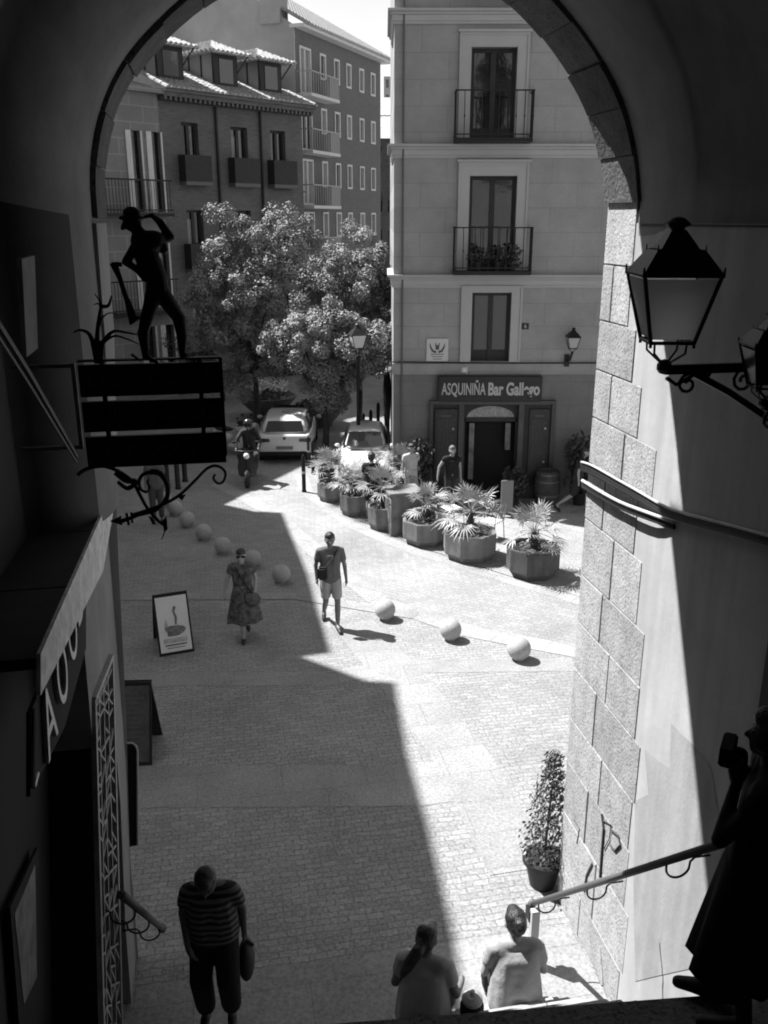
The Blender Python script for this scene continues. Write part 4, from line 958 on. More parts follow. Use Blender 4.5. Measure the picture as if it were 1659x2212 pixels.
# ============================================================ BIG WALL LANTERNS, CABLES, RAILS
M_MILK = mat('milky_glass', .8, .4)
_n = M_MILK.node_tree; _t = _n.nodes.new('ShaderNodeBsdfTranslucent'); _t.inputs[0].default_value = (.95, .95, .95, 1); _x = _n.nodes.new('ShaderNodeMixShader'); _x.inputs[0].default_value = .7
_n.links.new(_n.nodes['Principled BSDF'].outputs[0], _x.inputs[1]); _n.links.new(_t.outputs[0], _x.inputs[2]); _n.links.new(_x.outputs[0], _n.nodes['Material Output'].inputs[0])
def wall_lantern(u, v, lat_, al, s, lab, armlen_to=3.3, mg=None):
    p = LA(lat_, al, PP(u, v, AV, al).z)
    t = thing('wall_lantern', lab, 'lantern', p, AXR-.22, 'large lanterns on the right passage wall')
    lantern_head(t, s, mat('lantern_black', .006, .5), mg or M_MILK)
    b = MB(); L_ = armlen_to-lat_; dz = -.78*s
    M2 = Matrix.Rotation(.22, 4, 'Z'); b.M = M2
    b.box(0, L_, -.018, .018, dz-.03, dz+.02)
    b.tube([(L_*.18, 0, dz-.02), (L_*.45, 0, dz-.14), (L_*.75, 0, dz-.30), (L_, 0, dz-.46)], .022, 6)
    def spiral(cx, cz, r0, t0, t1, sg_=1, k=12): return [(cx+sg_*r0*(1-.75*i/k)*cos(t0+(t1-t0)*i/k), 0, cz+r0*(1-.75*i/k)*sin(t0+(t1-t0)*i/k)) for i in range(k+1)]
    b.tube([(0.02, 0, dz-.05), (.08, 0, dz-.09), (.14, 0, dz-.06), (.2, 0, dz-.03)], .012, 6)
    b.tube(spiral(L_*.17, dz-.09, .06, pi/2, pi*2.9), .010, 6)
    b.tube(spiral(L_*.55, dz-.08, .07, pi/2, pi*3.1), .010, 6); b.tube(spiral(L_*.73, dz-.12, .09, pi/2, pi*3.1, -1), .011, 6); b.tube(spiral(L_*.9, dz-.17, .11, pi/2, pi*3.1), .012, 6)
    b.ball((L_*.28, 0, dz-.02), .04, 8); b.tube([(L_, 0, dz+.08), (L_, 0, dz-.62)], .03, 6); b.tube(spiral(L_*.95, dz-.58, .07, 0, pi*2.2), .012, 6)
    b.build('wall_bracket', mat('lantern_black', .006, .5), t)
    return t
al1 = 4.55; c1 = toLA(PP(1440, 738, AV, al1))
wall_lantern(1438, 736, c1[0], al1, r3(92)*al1/5.0/.358*.91, 'large black four-sided lantern with milky glass in front of the right wall')
al2 = 4.35; c2 = toLA(PP(1652, 850, AV, al2))
wall_lantern(1662, 835, c2[0], al2, .125, 'second dark lantern half cut off at the right edge, beyond the large one', 3.3, mat('dusky_glass', .03, .3))
for i, (pts, rad, lab) in enumerate((([(1256, 998, 3.27), (1280, 1006, 3.25), (1330, 1034, 3.25), (1380, 1062, 3.25), (1450, 1100, 3.26), (1560, 1130, 3.27), (1640, 1152, 3.28), (1700, 1168, 3.3)], .011, 'upper lit pipe wrapping the granite pier and running along the right wall'),
    ([(1258, 1038, 3.27), (1290, 1058, 3.25), (1340, 1085, 3.25), (1400, 1108, 3.25), (1456, 1128, 3.30)], .015, 'lower lit pipe bundle wrapping the granite pier below the other'))):
    t = thing('wall_pipe', lab, 'pipe', LA(3.25, 6.5, 4.8), 0, 'pipes on the right pier')
    b = MB(); b.tube(curve3([PP(u, v, RV, L) for (u, v, L) in pts], 3), rad, 7); b.build('pipe', mat('pale_pipe', .42, .6, var=.2, vs=9), t, world=True, smooth=True)
    for k in range(3 if i else 4):
            b = MB(); b.tube(curve3([PP(u, v+5+k*4, RV, L+.015) for (u, v, L) in pts], 3), .013, 6); b.build('wire_and_shadow', m_iron, t, world=True)  # black wires also fill in the shadow band below each pipe
# clips
def handrail(lab, P0, P1, side, hooks, r=.028):
    t = thing('handrail', lab, 'handrail', ((P0+P1)/2), 0, 'handrails of the steps')
    b = MB(); b.tube([P0, P1], r, 10); d = (P1-P0).normalized(); b.ball(P0, r*1.6, 8); b.build('rail', mat('rail_paint', .10, .5), t, world=True, smooth=True)
    for k in hooks:
        c = P0.lerp(P1, k); n = Vector((RV[0], RV[1], 0))*side
        b = MB(); q = [c+Vector((0, 0, -.02)), c+Vector((0, 0, -.06))-n*.0]
        R_ = .085; cc = c+Vector((0, 0, -.06))+n*R_
        q += [cc+n*(-R_*cos(a))+Vector((0, 0, -R_*sin(a))) for a in [pi*i/10 for i in range(1, 10)]]
        q += [cc+n*R_+Vector((0, 0, .03)), cc+n*(R_+.03)+Vector((0, 0, .06)), cc+n*(R_+.14)+Vector((0, 0, .06))]
        b.tube(q, .008, 6); b.build('hook_bracket', m_iron, t, world=True, smooth=True)
    return t
hr = handrail('sunlit handrail with hooked brackets down the right side of the steps', PP(1150, 1952, RV, 2.75), PP(1660, 1790, RV, 2.75), 1, (.05, .36, .71))
b = MB(M_AX); pe = toLA(PP(1150, 1952, RV, 2.75)); 
b.box(2.70, 2.78, pe[1]-.14, pe[1]-.08, 0, pe[2]+.02); b.build('post', mat('pale_post', .42, .7), hr, world=True)
b = MB(M_AX); b.box(2.69, 2.76, pe[1]-.09, pe[1]+.02, pe[2]-.14, pe[2]-.02); b.build('end_block', m_iron, hr, world=True)
handrail('short dark handrail with hooked brackets at the foot of the left wall', PP(350, 2005, RV, -.78), PP(262, 1932, RV, -.78), -1, (.1, .42, .75))
# dark rounded board projecting from the left jamb
t = thing('blade_sign', 'thin dark board with pale rounded rim projecting from the left jamb', 'sign', LA(-1.0, 7.5, 2.4))
b = MB(); 
def aL(u, v, al): return PP(u, v, AV, al)
pa = [aL(u, v, 7.56) for (u, v) in [(262, 1608), (286, 1607), (296, 1620), (297, 1826), (262, 1832)]]
dn = Vector((AV[0], AV[1], 0))
b.add(pa+[p+dn*.03 for p in pa], [(0, 1, 2, 3, 4), (9, 8, 7, 6, 5)]+[(i, (i+1) % 5, (i+1) % 5+5, i+5) for i in range(5)]); b.build('panel', m_int, t, world=True)
b = MB(); b.tube([aL(u, v, 7.55) for (u, v) in [(262, 1606), (286, 1605), (294, 1611), (297, 1622), (298, 1826)]], .009, 6); b.build('rim', mat('pale_rim', .42, .4), t, world=True)
# ============================================================ STREET OBJECTS
m_ball = mat('ball_granite', .36, .8, var=.14, vs=6, bump=.4, bs=60, speck=.2)
balls = [(1120, 1424, 'sunlit granite ball nearest the granite pier'), (973, 1381, 'sunlit granite ball, middle of the three in the sun'), (832, 1337, 'sunlit granite ball just right of the walking man'),
    (608, 1258, 'shaded granite ball right of the walking woman'), (546, 1224, 'shaded granite ball half hidden behind the walking woman'), (482, 1195, 'shaded granite ball, first one left of the walking woman'),
    (440, 1165, 'shaded granite ball, second one left of the walking woman'), (405, 1137, 'shaded granite ball, third one left of the walking woman'), (379, 1112, 'shaded granite ball right of the iron scroll'), (356, 1092, 'farthest granite ball, behind the iron scroll bracket')]
for i, (u, v, lab) in enumerate(balls):
    g = G(u, v)
    if i == 0:
        bp = thing('granite_ball', lab, 'ball bollard', g, 0, 'granite ball bollards edging the street')
        b = MB(); b.ball((0, 0, .2), .2, 28); b.build('sphere', m_ball, bp, smooth=True)
        b = MB(); b.lathe([(.09, -.01), (.1, .03), (.08, .05)], n=16); b.build('foot', m_ball, bp)
    place(bp, i == 0, g, i*1.3, lab, .95 if 0 < i < 4 else .93 if i else 1.0)
# planters and palms
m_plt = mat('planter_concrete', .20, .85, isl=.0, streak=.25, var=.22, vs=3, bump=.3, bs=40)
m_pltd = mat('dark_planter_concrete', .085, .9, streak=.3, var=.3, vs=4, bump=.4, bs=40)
m_soil = mat('soil', .06, .95, var=.4, vs=12)
m_palm = mat('palm_leaf', .30, .45, var=.35, vs=5); m_trk = mat('palm_trunk', .05, .9, var=.4, vs=10)
def planter(g, rad, hgt, rz, lab, mp_=None):
    t = thing('stone_planter', lab, 'planter', g, rz, 'octagonal stone planters along the kerb')
    b = MB(); b.lathe([(rad*.84, 0), (rad*.86, .10), (rad*.98, .13), (rad, .16), (rad, hgt), (rad*.86, hgt), (rad*.84, hgt-.06), (.01, hgt-.06)], n=8, ph=pi/8)
    b.build('basin', mp_ or m_plt, t, bevel=.012)
    b = MB(); b.lathe([(.01, hgt-.05), (rad*.83, hgt-.055)], n=8, ph=pi/8)
    b2_ = MB(); leaf_cloud(b2_, (0, 0, hgt-.0), rad*.6, 60, .12, .3); b.v += b2_.v[:0]
    b.build('soil', m_soil, t)
    b2_.build('underplants', m_leaf, t)
    return t
def palm(g, z0, crown, stem, n, lab, seed, scl=1.0):
    rnd = random.Random(seed)
    t = thing('fan_palm', lab, 'palm', (g[0], g[1], z0), 0, 'fan palms growing in the stone planters')
    b = MB(); b.tube([(0, 0, -.06), (.01, .01, stem*.5), (0, 0, stem)], [.075, .07, .05], 9); 
    for k in range(22):
        a = k*2.4; z = stem*k/24; b.tube([(.06*cos(a), .06*sin(a), z), (.12*cos(a), .12*sin(a), z+.09)], [.022, .004], 4)
    b.build('trunk', m_trk, t)
    b = MB()
    for k in range(n):
        az = k*2.39996+rnd.uniform(-.3, .3); el = radians(rnd.uniform(80, 20) if k < n*.55 else rnd.uniform(25, -25))
        L1 = crown*rnd.uniform(.42, .58); d = Vector((cos(az)*cos(el), sin(az)*cos(el), sin(el)))
        o = Vector((0, 0, stem)); tip = o+d*L1+Vector((0, 0, -.10*L1)); b.tube([o, o+d*L1*.6, tip], [.009, .007, .006], 4, cap=False)
        side = d.cross(Vector((0, 0, 1)))
        side = side.normalized() if side.length > .1 else Vector((1, 0, 0)); up = side.cross(d).normalized()
        nb_ = 15
        for j in range(nb_):
            a = radians(-105+210*j/(nb_-1)); bl = crown*rnd.uniform(.46, .56)*(1-.25*abs(a)/1.9)
            dd = (d*cos(a)+side*sin(a)+up*rnd.uniform(-.05, .12)).normalized(); wv = dd.cross(up).normalized()*crown*.019
            m1 = tip+dd*bl*.5; e = tip+dd*bl+Vector((0, 0, -bl*rnd.uniform(.08, .3)))
            b.add([tip, m1-wv+up*.004, e, m1+wv+up*.004], [(0, 1, 2, 3)])
    b.build('fronds', m_palm, t)
    return t
PL = [(1157, 1258, 1195, 116, 'large planter nearest the granite pier, right end of the row', .80, .30), (1018, 1219, 1163, 118, 'large planter, second from the right in the row', .80, .42),
      (922, 1184, 1132, 108, 'wide planter, third from the right, beside the tall block', .62, .3), (826, 1148, 1103, 66, 'smaller planter left of the tall block', .7, .45),
      (764, 1117, 1072, 64, 'small planter between the legs of the standing woman and the far one', .72, .3), (716, 1087, 1045, 66, 'far planter at the left end of the row', .7, .35)]
for i, (u, v, vt, w_, lab, cr, stm) in enumerate(PL):
    g0 = G(u, v); dist = g0.y*cp+H*sp; rad = w_/1937*dist/2*1.02; g = g0+Vector((0, rad*.84, 0))
    hh = [.62, .60, .55, .55, .52, .5][i]
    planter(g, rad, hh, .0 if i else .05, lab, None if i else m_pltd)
    palm(g, hh, cr*1.05, stm, 19 if i else 18, ['small fan palm in the planter nearest the pier', 'largest fan palm, in the second planter from the right', 'fan palm in the third planter from the right', 'bushy fan palm left of the tall block', 'fan palm behind the woman between the planters', 'fan palm in the farthest planter, beside the black bin'][i], 30+i)
palm(G(868, 1085), .3, .7, .75, 16, 'tall fan palm behind the concrete block', 50); palm(G(815, 1068), .3, .6, .6, 15, 'fan palm in front of the parked white car', 51)
for (u, v, lab) in ((868, 1085, 'low planter almost hidden behind the concrete block'), (815, 1068, 'low planter almost hidden in front of the parked white car')): planter(G(u, v), .38, .3, 0, lab)
g = G(870, 1158)
t = thing('concrete_block', 'tall square concrete block with capped top among the planters', 'pedestal', g+Vector((0, .35, 0)), .25)
b = MB(); b.box(-.36, .36, -.32, .32, 0, .98); b.box(-.34, .34, -.3, .3, 0, .02); b.build('body', m_plt, t, bevel=.015)
b = MB(); b.box(-.41, .41, -.37, .37, .98, 1.05); b.build('cap', m_plt, t, bevel=.012)
b = MB(); b.box(-.36, .36, -.335, -.32, .4, .44); b.build('groove_band', m_plt, t)
# pale board behind the second planter
g = G(1092, 1118)
t = thing('display_board', 'plain pale upright board standing behind the big palm', 'board', g, .1)
b = MB(); b.box(-.13, .17, 0, .05, .1, .95); b.build('panel', mat('board_pale', .2, .8, var=.1), t, bevel=.01)
b = MB(); b.box(-.13, -.10, -.15, .2, 0, .1); b.box(.14, .17, -.15, .2, 0, .1); b.build('foot', m_iron, t)
# terrace chairs among the palms
def chair(g, rz, lab):
    t = thing('terrace_chair', lab, 'chair', g, rz, 'metal terrace chairs behind the planters')
    b = MB(); b.box(-.2, .2, -.2, .2, .43, .46); b.build('seat', m_whit, t, bevel=.01)
    b = MB()
    for x in (-.2, .2):
        for y in (-.2, .2): 
            bb = MB(); bb.tube([(x*1.1, y*1.15, 0), (x, y, .45)], .012, 6); bb.build('leg', mat('chair_metal', .3, .35, .8), t)
    b.tube([(-.2, .2, .45), (-.2, .26, .82), (-.1, .28, .88), (.1, .28, .88), (.2, .26, .82), (.2, .2, .45)], .013, 6)
    for x in (-.1, 0, .1): b.tube([(x, .21, .46), (x, .275, .87)], .009, 5)
    b.build('backrest', mat('chair_metal', .3, .35, .8), t)
chair(G(975, 1135), .5, 'terrace chair behind the third planter'); chair(G(1060, 1165), -2.2, 'terrace chair between the two nearest planters'); chair(G(905, 1095), 2.6, 'terrace chair beyond the concrete block')
# bollards, bin, posts
def post(u, v, h, lab, r=.055, band=True):
    t = thing('bollard', lab, 'bollard', G(u, v), 0, 'black street bollards')
    b = MB(); b.lathe([(r*1.2, 0), (r*1.2, .05), (r, .07), (r, h*.9), (r*.6, h*.97), (.01, h)], n=12); b.build('shaft', m_iron, t, autos=True)
    if band:
        b = MB(); b.lathe([(r*1.05, h*.5), (r*1.05, h*.56)], n=12); b.build('band', mat('pale_rim', .42, .4), t)
post(657, 1063, 1.05, 'nearest black bollard, left of the litter bin'); post(677, 1024, 1.0, 'black bollard just behind the nearest one'); post(667, 1010, .95, 'thin black bollard beside the rear of the white car', .04)
for (u, v, lab) in ((785, 955, 'far bollard on the sunlit paving, leftmost of the three beside the lamp post'), (801, 948, 'far bollard on the sunlit paving, middle of three'), (817, 930, 'far bollard on the sunlit paving, rightmost and farthest of three')): post(u, v, 1.0, lab, .06, False)
for (u, v, lab) in ((362, 1050, 'dark bollard under the right end of the sign'), (385, 1056, 'dark wide bollard seen below the hanging sign'), (400, 1040, 'dark bollard below the hanging sign, rightmost of the three')): post(u, v, 1.0, lab, .07, False)
t = thing('litter_bin', 'black cylindrical litter bin behind the far planter', 'bin', G(703, 1035), 0)
b = MB(); b.lathe([(.2, 0), (.2, .75), (.22, .76), (.22, .80), (.17, .86), (.02, .88)], n=20); b.build('drum', m_iron, t, autos=True); b = MB(); b.box(-.1, .1, -.225, -.2, .6, .68); b.build('slot', m_int, t)
# lamp post
g = G(775, 1000); lz = PY(775, 752, g.y).z
t = thing('street_lamp', 'slim street lamp with four-sided lantern rising in front of the trees', 'street lamp', g, .3)
b = MB(); b.lathe([(.16, 0), (.16, .3), (.1, .4), (.08, .9), (.055, 1.0), (.045, lz-.2), (.07, lz-.16), (.03, lz-.1)], n=12); b.build('pole', m_iron, t, autos=True)
e = thing('tmp', None, None, (0, 0, 0)); 
hd = lantern_head(e, .22, m_iron, mat('lit_glass', .6, .5))
for ch in list(e.children):
    ch.data.transform(Matrix.Translation((0, 0, lz))); ch.parent = t
bpy.data.objects.remove(e)
# folded parasol / awning corner at the left edge of the corner building
g = G(836, 955)
t = thing('parasol', 'folded white-topped terrace parasol on dark pole at the building corner', 'parasol', g)
zt = PY(836, 800, g.y).z
b = MB(); b.tube([(0, 0, 0), (0, 0, zt-.1)], .09, 8); b.build('pole', m_iron, t)
b = MB(); b.lathe([(.10, zt-1.6), (.14, zt-.6), (.10, zt-.15), (.02, zt-.05)], n=10); b.build('folded_canopy', mat('dark_canvas', .03, .9), t)
b = MB(); b.add([(-.35, -.2, zt-.12), (.4, -.2, zt+.1), (.4, .3, zt+.1), (-.35, .3, zt-.12), (.0, .05, zt+.14)], [(0, 1, 4), (1, 2, 4), (2, 3, 4), (3, 0, 4)]); b.build('top_flap', m_whit, t)
# A-boards
def aboard(pix, lab, face, art, sidex, hw_, hgt, g, rz):
    t = thing('pavement_sign', lab, 'A-board', g, rz, 'A-boards standing on the paving')
    tilt = .25
    for sgn in (1, -1):
        b = MB(Matrix.Rotation(tilt*sgn, 4, 'X')); b.M = Matrix.Translation((0, -sgn*.38, 0)) @ Matrix.Rotation(-tilt*sgn*1.45, 4, 'X')
        b.box(-hw_, hw_, -.012, .012, 0, hgt); b.build('leaf_panel', m_int, t)
    M3 = Matrix.Translation((0, -.38, 0)) @ Matrix.Rotation(-tilt*1.45, 4, 'X')
    b = MB(M3); b.box(-hw_+.03, hw_-.03, -.018, -.010, .05, hgt-.04); b.build('poster', face, t)
    return t, M3
g = G(378, 1412)
t, M3 = aboard(None, 'white poster A-board standing alone on the shaded setts', mat('poster_paper', .62, .6, var=.06, vs=3), 0, 0, .29, 1.03, g+Vector((-.10, .34, 0)), .38)
b = MB(M3)
pts = [(.10*cos(a)*(1+.25*sin(3*a+1)), .40+.11*sin(a)*(1+.2*cos(2*a))) for a in [2*pi*i/22 for i in range(22)]]
b.prism([(x*1.6, z) for x, z in pts], -.024, -.019); b.prism([(.02, .5), (.05, .5), (.07, .62), (.04, .72), (.07, .80), (.03, .82), (-.0, .74), (.03, .62)], -.024, -.019)
b.build('print', mat('poster_ink', .15, .7, var=.6, vs=16), t)
b = MB(M3); b.prism([(-.16, .36), (-.10, .50), (-.12, .62), (-.15, .52)], -.023, -.019); b.prism([(-.2, .2), (.2, .2), (.2, .28), (-.2, .28)], -.023, -.019); b.build('print_tint', mat('poster_tint', .38, .7, var=.3, vs=14), t)
b = MB(M3); b.box(-.18, .18, -.026, -.02, .155, .175); b.box(-.15, .15, -.026, -.02, .11, .12); b.build('caption_bar', mat('poster_bar', .05, .7), t)
g = G(300, 1642)
t, M3 = aboard(None, 'dark blackboard A-board beside the left jamb', mat('chalkboard_grey', .05, .7, var=.5, vs=8), 0, 0, .24, 1.15, g+Vector((-.05, .25, 0)), .05)
b = MB(M3)
for i in range(12): b.box(-.16, .05+.1*((i*37) % 7)/7, -.024, -.019, .25+i*.065, .262+i*.065)
b.build('chalk_lines', mat('faded_chalk2', .09, .9), t)
# topiary in a dark pot by the pier
g = G(1175, 1925)
t = thing('topiary', 'slender conical shrub in a dark pot at the foot of the granite pier', 'potted shrub', g+Vector((0, .12, 0)))
b = MB(); b.lathe([(.14, 0), (.20, .30), (.235, .31), (.235, .36), (.20, .36), (.19, .33), (.01, .32)], n=22); b.build('pot', mat('pot_black', .015, .6), t, autos=True)
b = MB(); b.tube([(0, 0, .3), (.02, 0, .8), (.05, .0, 1.55)], [.016, .014, .008], 7); b.build('stem', m_dwood, t)
b = MB(); rnd = random.Random(11)
for i in range(2300):
    z = .42+1.25*rnd.random()**1.15; rr_ = .24*(1-(z-.42)/1.42)**.8+.03; a = rnd.uniform(0, 2*pi); q = rr_*sqrt(rnd.random())*rnd.choice([1, 1, 1.25])
    if (int(z*7)+int(a*2)) % 5 == 0 and rnd.random() < .75: continue
    leaf_cloud(b, (q*cos(a)+.03*(z-.4), q*sin(a), z), .02, 1, .05, 1, rnd)
b.build('leaves', mat('topiary_leaves', .09, .5, var=.5, vs=6), t)
# ============================================================ TREES
m_bark = mat('tree_bark', .05, .9, var=.4, vs=8, bump=.5)
def tree(g, H_, base, blobs, n, lab, seed, trunk_r=.12, leaf=.085, m=None):
    rnd = random.Random(seed)
    t = thing('street_tree', lab, 'tree', g, 0, 'street trees between the square and the brick houses')
    b = MB(); top = Vector((0, 0, base))
    b.tube([(0, 0, 0), (.05, 0, base*.5), (0, 0, base+.4)], [trunk_r, trunk_r*.8, trunk_r*.6], 9)
    for (c, r) in blobs: b.tube([(0, 0, base), Vector(c)*.55+Vector((0, 0, base*.45)), c], [trunk_r*.5, trunk_r*.3, .012], 6)
    b.build('trunk', m_bark, t)
    b = MB()
    tot = sum(r**2 for c, r in blobs)
    for (c, r) in blobs:
        k = int(n*r*r/tot); sub_ = []
        for q in range(max(8, int(r*r*26))):     # leafy sprays over the surface of each limb's crown
            d = Vector((rnd.gauss(0, 1), rnd.gauss(0, 1), rnd.gauss(0, 1))).normalized(); sub_.append((Vector(c)+d*r*rnd.uniform(.4, 1.2), rnd.uniform(.18, .44)))
        for i in range(k):
            s_ = rnd.choice(sub_); d = Vector((rnd.gauss(0, 1), rnd.gauss(0, 1), rnd.gauss(0, 1))).normalized(); p = s_[0]+d*s_[1]*rnd.random()**.4
            q = (d+Vector((rnd.gauss(0, .5), rnd.gauss(0, .5), rnd.gauss(0, .5)+.4))).normalized(); u_ = q.orthogonal().normalized()
            ang = rnd.uniform(0, 2*pi); v_ = q.cross(u_); u2 = u_*cos(ang)+v_*sin(ang); v2 = q.cross(u2); L_ = leaf*rnd.uniform(.6, 1.2)
            b.add([p-u2*L_*.5, p+v2*L_*.32, p+u2*L_*.5, p-v2*L_*.32], [(0, 1, 2, 3)])
    b.build('crown', m or m_tleaf, t)
    return t
m_tleaf = mat('tree_leaf', .24, .7, var=.35, vs=1.5)
def blobs_from(Y, g, lst):
    o = []
    for (u, v, r, dy) in lst:
        p = PY(u, v, Y+dy); o.append((Vector((p.x-g.x, p.y-g.y, p.z)), r/1937*(Y*cp+3)))
    return o
g = Vector((PY(554, 900, 29.5).x, 29.5, 0))
tree(g, 7, 2.2, blobs_from(29.5, g, [(490, 505, 38, 0), (520, 560, 62, .3), (600, 520, 52, -.2), (455, 590, 45, -.2), (440, 655, 40, 0), (500, 640, 62, -.5), (585, 600, 62, -.4), (640, 510, 38, .4), (520, 730, 60, 0), (470, 720, 45, .3), (560, 690, 60, .6), (520, 800, 45, .2), (590, 760, 50, .5)]), 76000, 'broad leafy tree, left one, crown reaching over the scooter', 21)
g = Vector((PY(775, 900, 31).x, 31, 0))
tree(g, 7, 2.5, blobs_from(31, g, [(770, 545, 48, 0), (710, 600, 55, 0), (800, 590, 50, .3), (750, 630, 62, -.5), (820, 650, 48, 0), (690, 660, 45, .3), (780, 700, 55, .2), (660, 590, 28, .2), (815, 730, 50, .3)]), 58000, 'leafy tree behind, crown touching the corner building', 22)
g = Vector((PY(702, 948, 27.4).x, 27.4, 0))
tree(g, 5, 1.6, blobs_from(27.4, g, [(640, 700, 46, 0), (610, 745, 40, .2), (700, 705, 50, -.3), (690, 760, 58, -.4), (760, 720, 52, -.2), (765, 775, 50, 0), (815, 750, 40, .2), (690, 820, 40, 0), (735, 835, 34, .3), (700, 860, 26, 0)]), 58000, 'low spreading tree in front, behind the street lamp', 23)
g = Vector((PY(480, 850, 36).x, 36, 0))
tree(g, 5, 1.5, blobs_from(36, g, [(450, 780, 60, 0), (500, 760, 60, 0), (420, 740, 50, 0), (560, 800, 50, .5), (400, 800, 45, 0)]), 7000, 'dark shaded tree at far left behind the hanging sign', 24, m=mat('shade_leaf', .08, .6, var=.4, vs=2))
# ============================================================ FLOWER BASINS
def flower_basin(u, v, rad, lab, seed, whites):
    g = G(u, v)+Vector((0, rad*.5, 0)); t = thing('flower_basin', lab, 'planter', g, 0, 'conical stone flower basins beyond the car')
    b = MB(); b.lathe([(rad*.45, 0), (rad*.5, .15), (rad*.75, .4), (rad*.98, .70), (rad, .78), (rad*.92, .78), (rad*.9, .72), (.01, .70)], n=26); b.build('bowl', mat('basin_stone', .13, .8, var=.2), t, autos=True)
    rnd = random.Random(seed); b = MB(); leaf_cloud(b, (0, 0, .80), rad*.85, 400, .2, .25, rnd); b.build('leaves', m_leaf, t)
    b = MB()
    for i in range(whites): 
        a = rnd.uniform(0, 2*pi); q = rad*.85*sqrt(rnd.random()); leaf_cloud(b, (q*cos(a), q*sin(a), 1.0+rnd.uniform(0, .35)), .14, 22, .13, .7, rnd)
    b.build('blossom', mat('white_blossom', .8, .6), t)
flower_basin(575, 905, 1.1, 'wide conical basin heaped with white flowers behind the white car', 1, 46)
flower_basin(690, 925, .95, 'conical basin with sparse plants partly hidden behind the low tree', 2, 4)
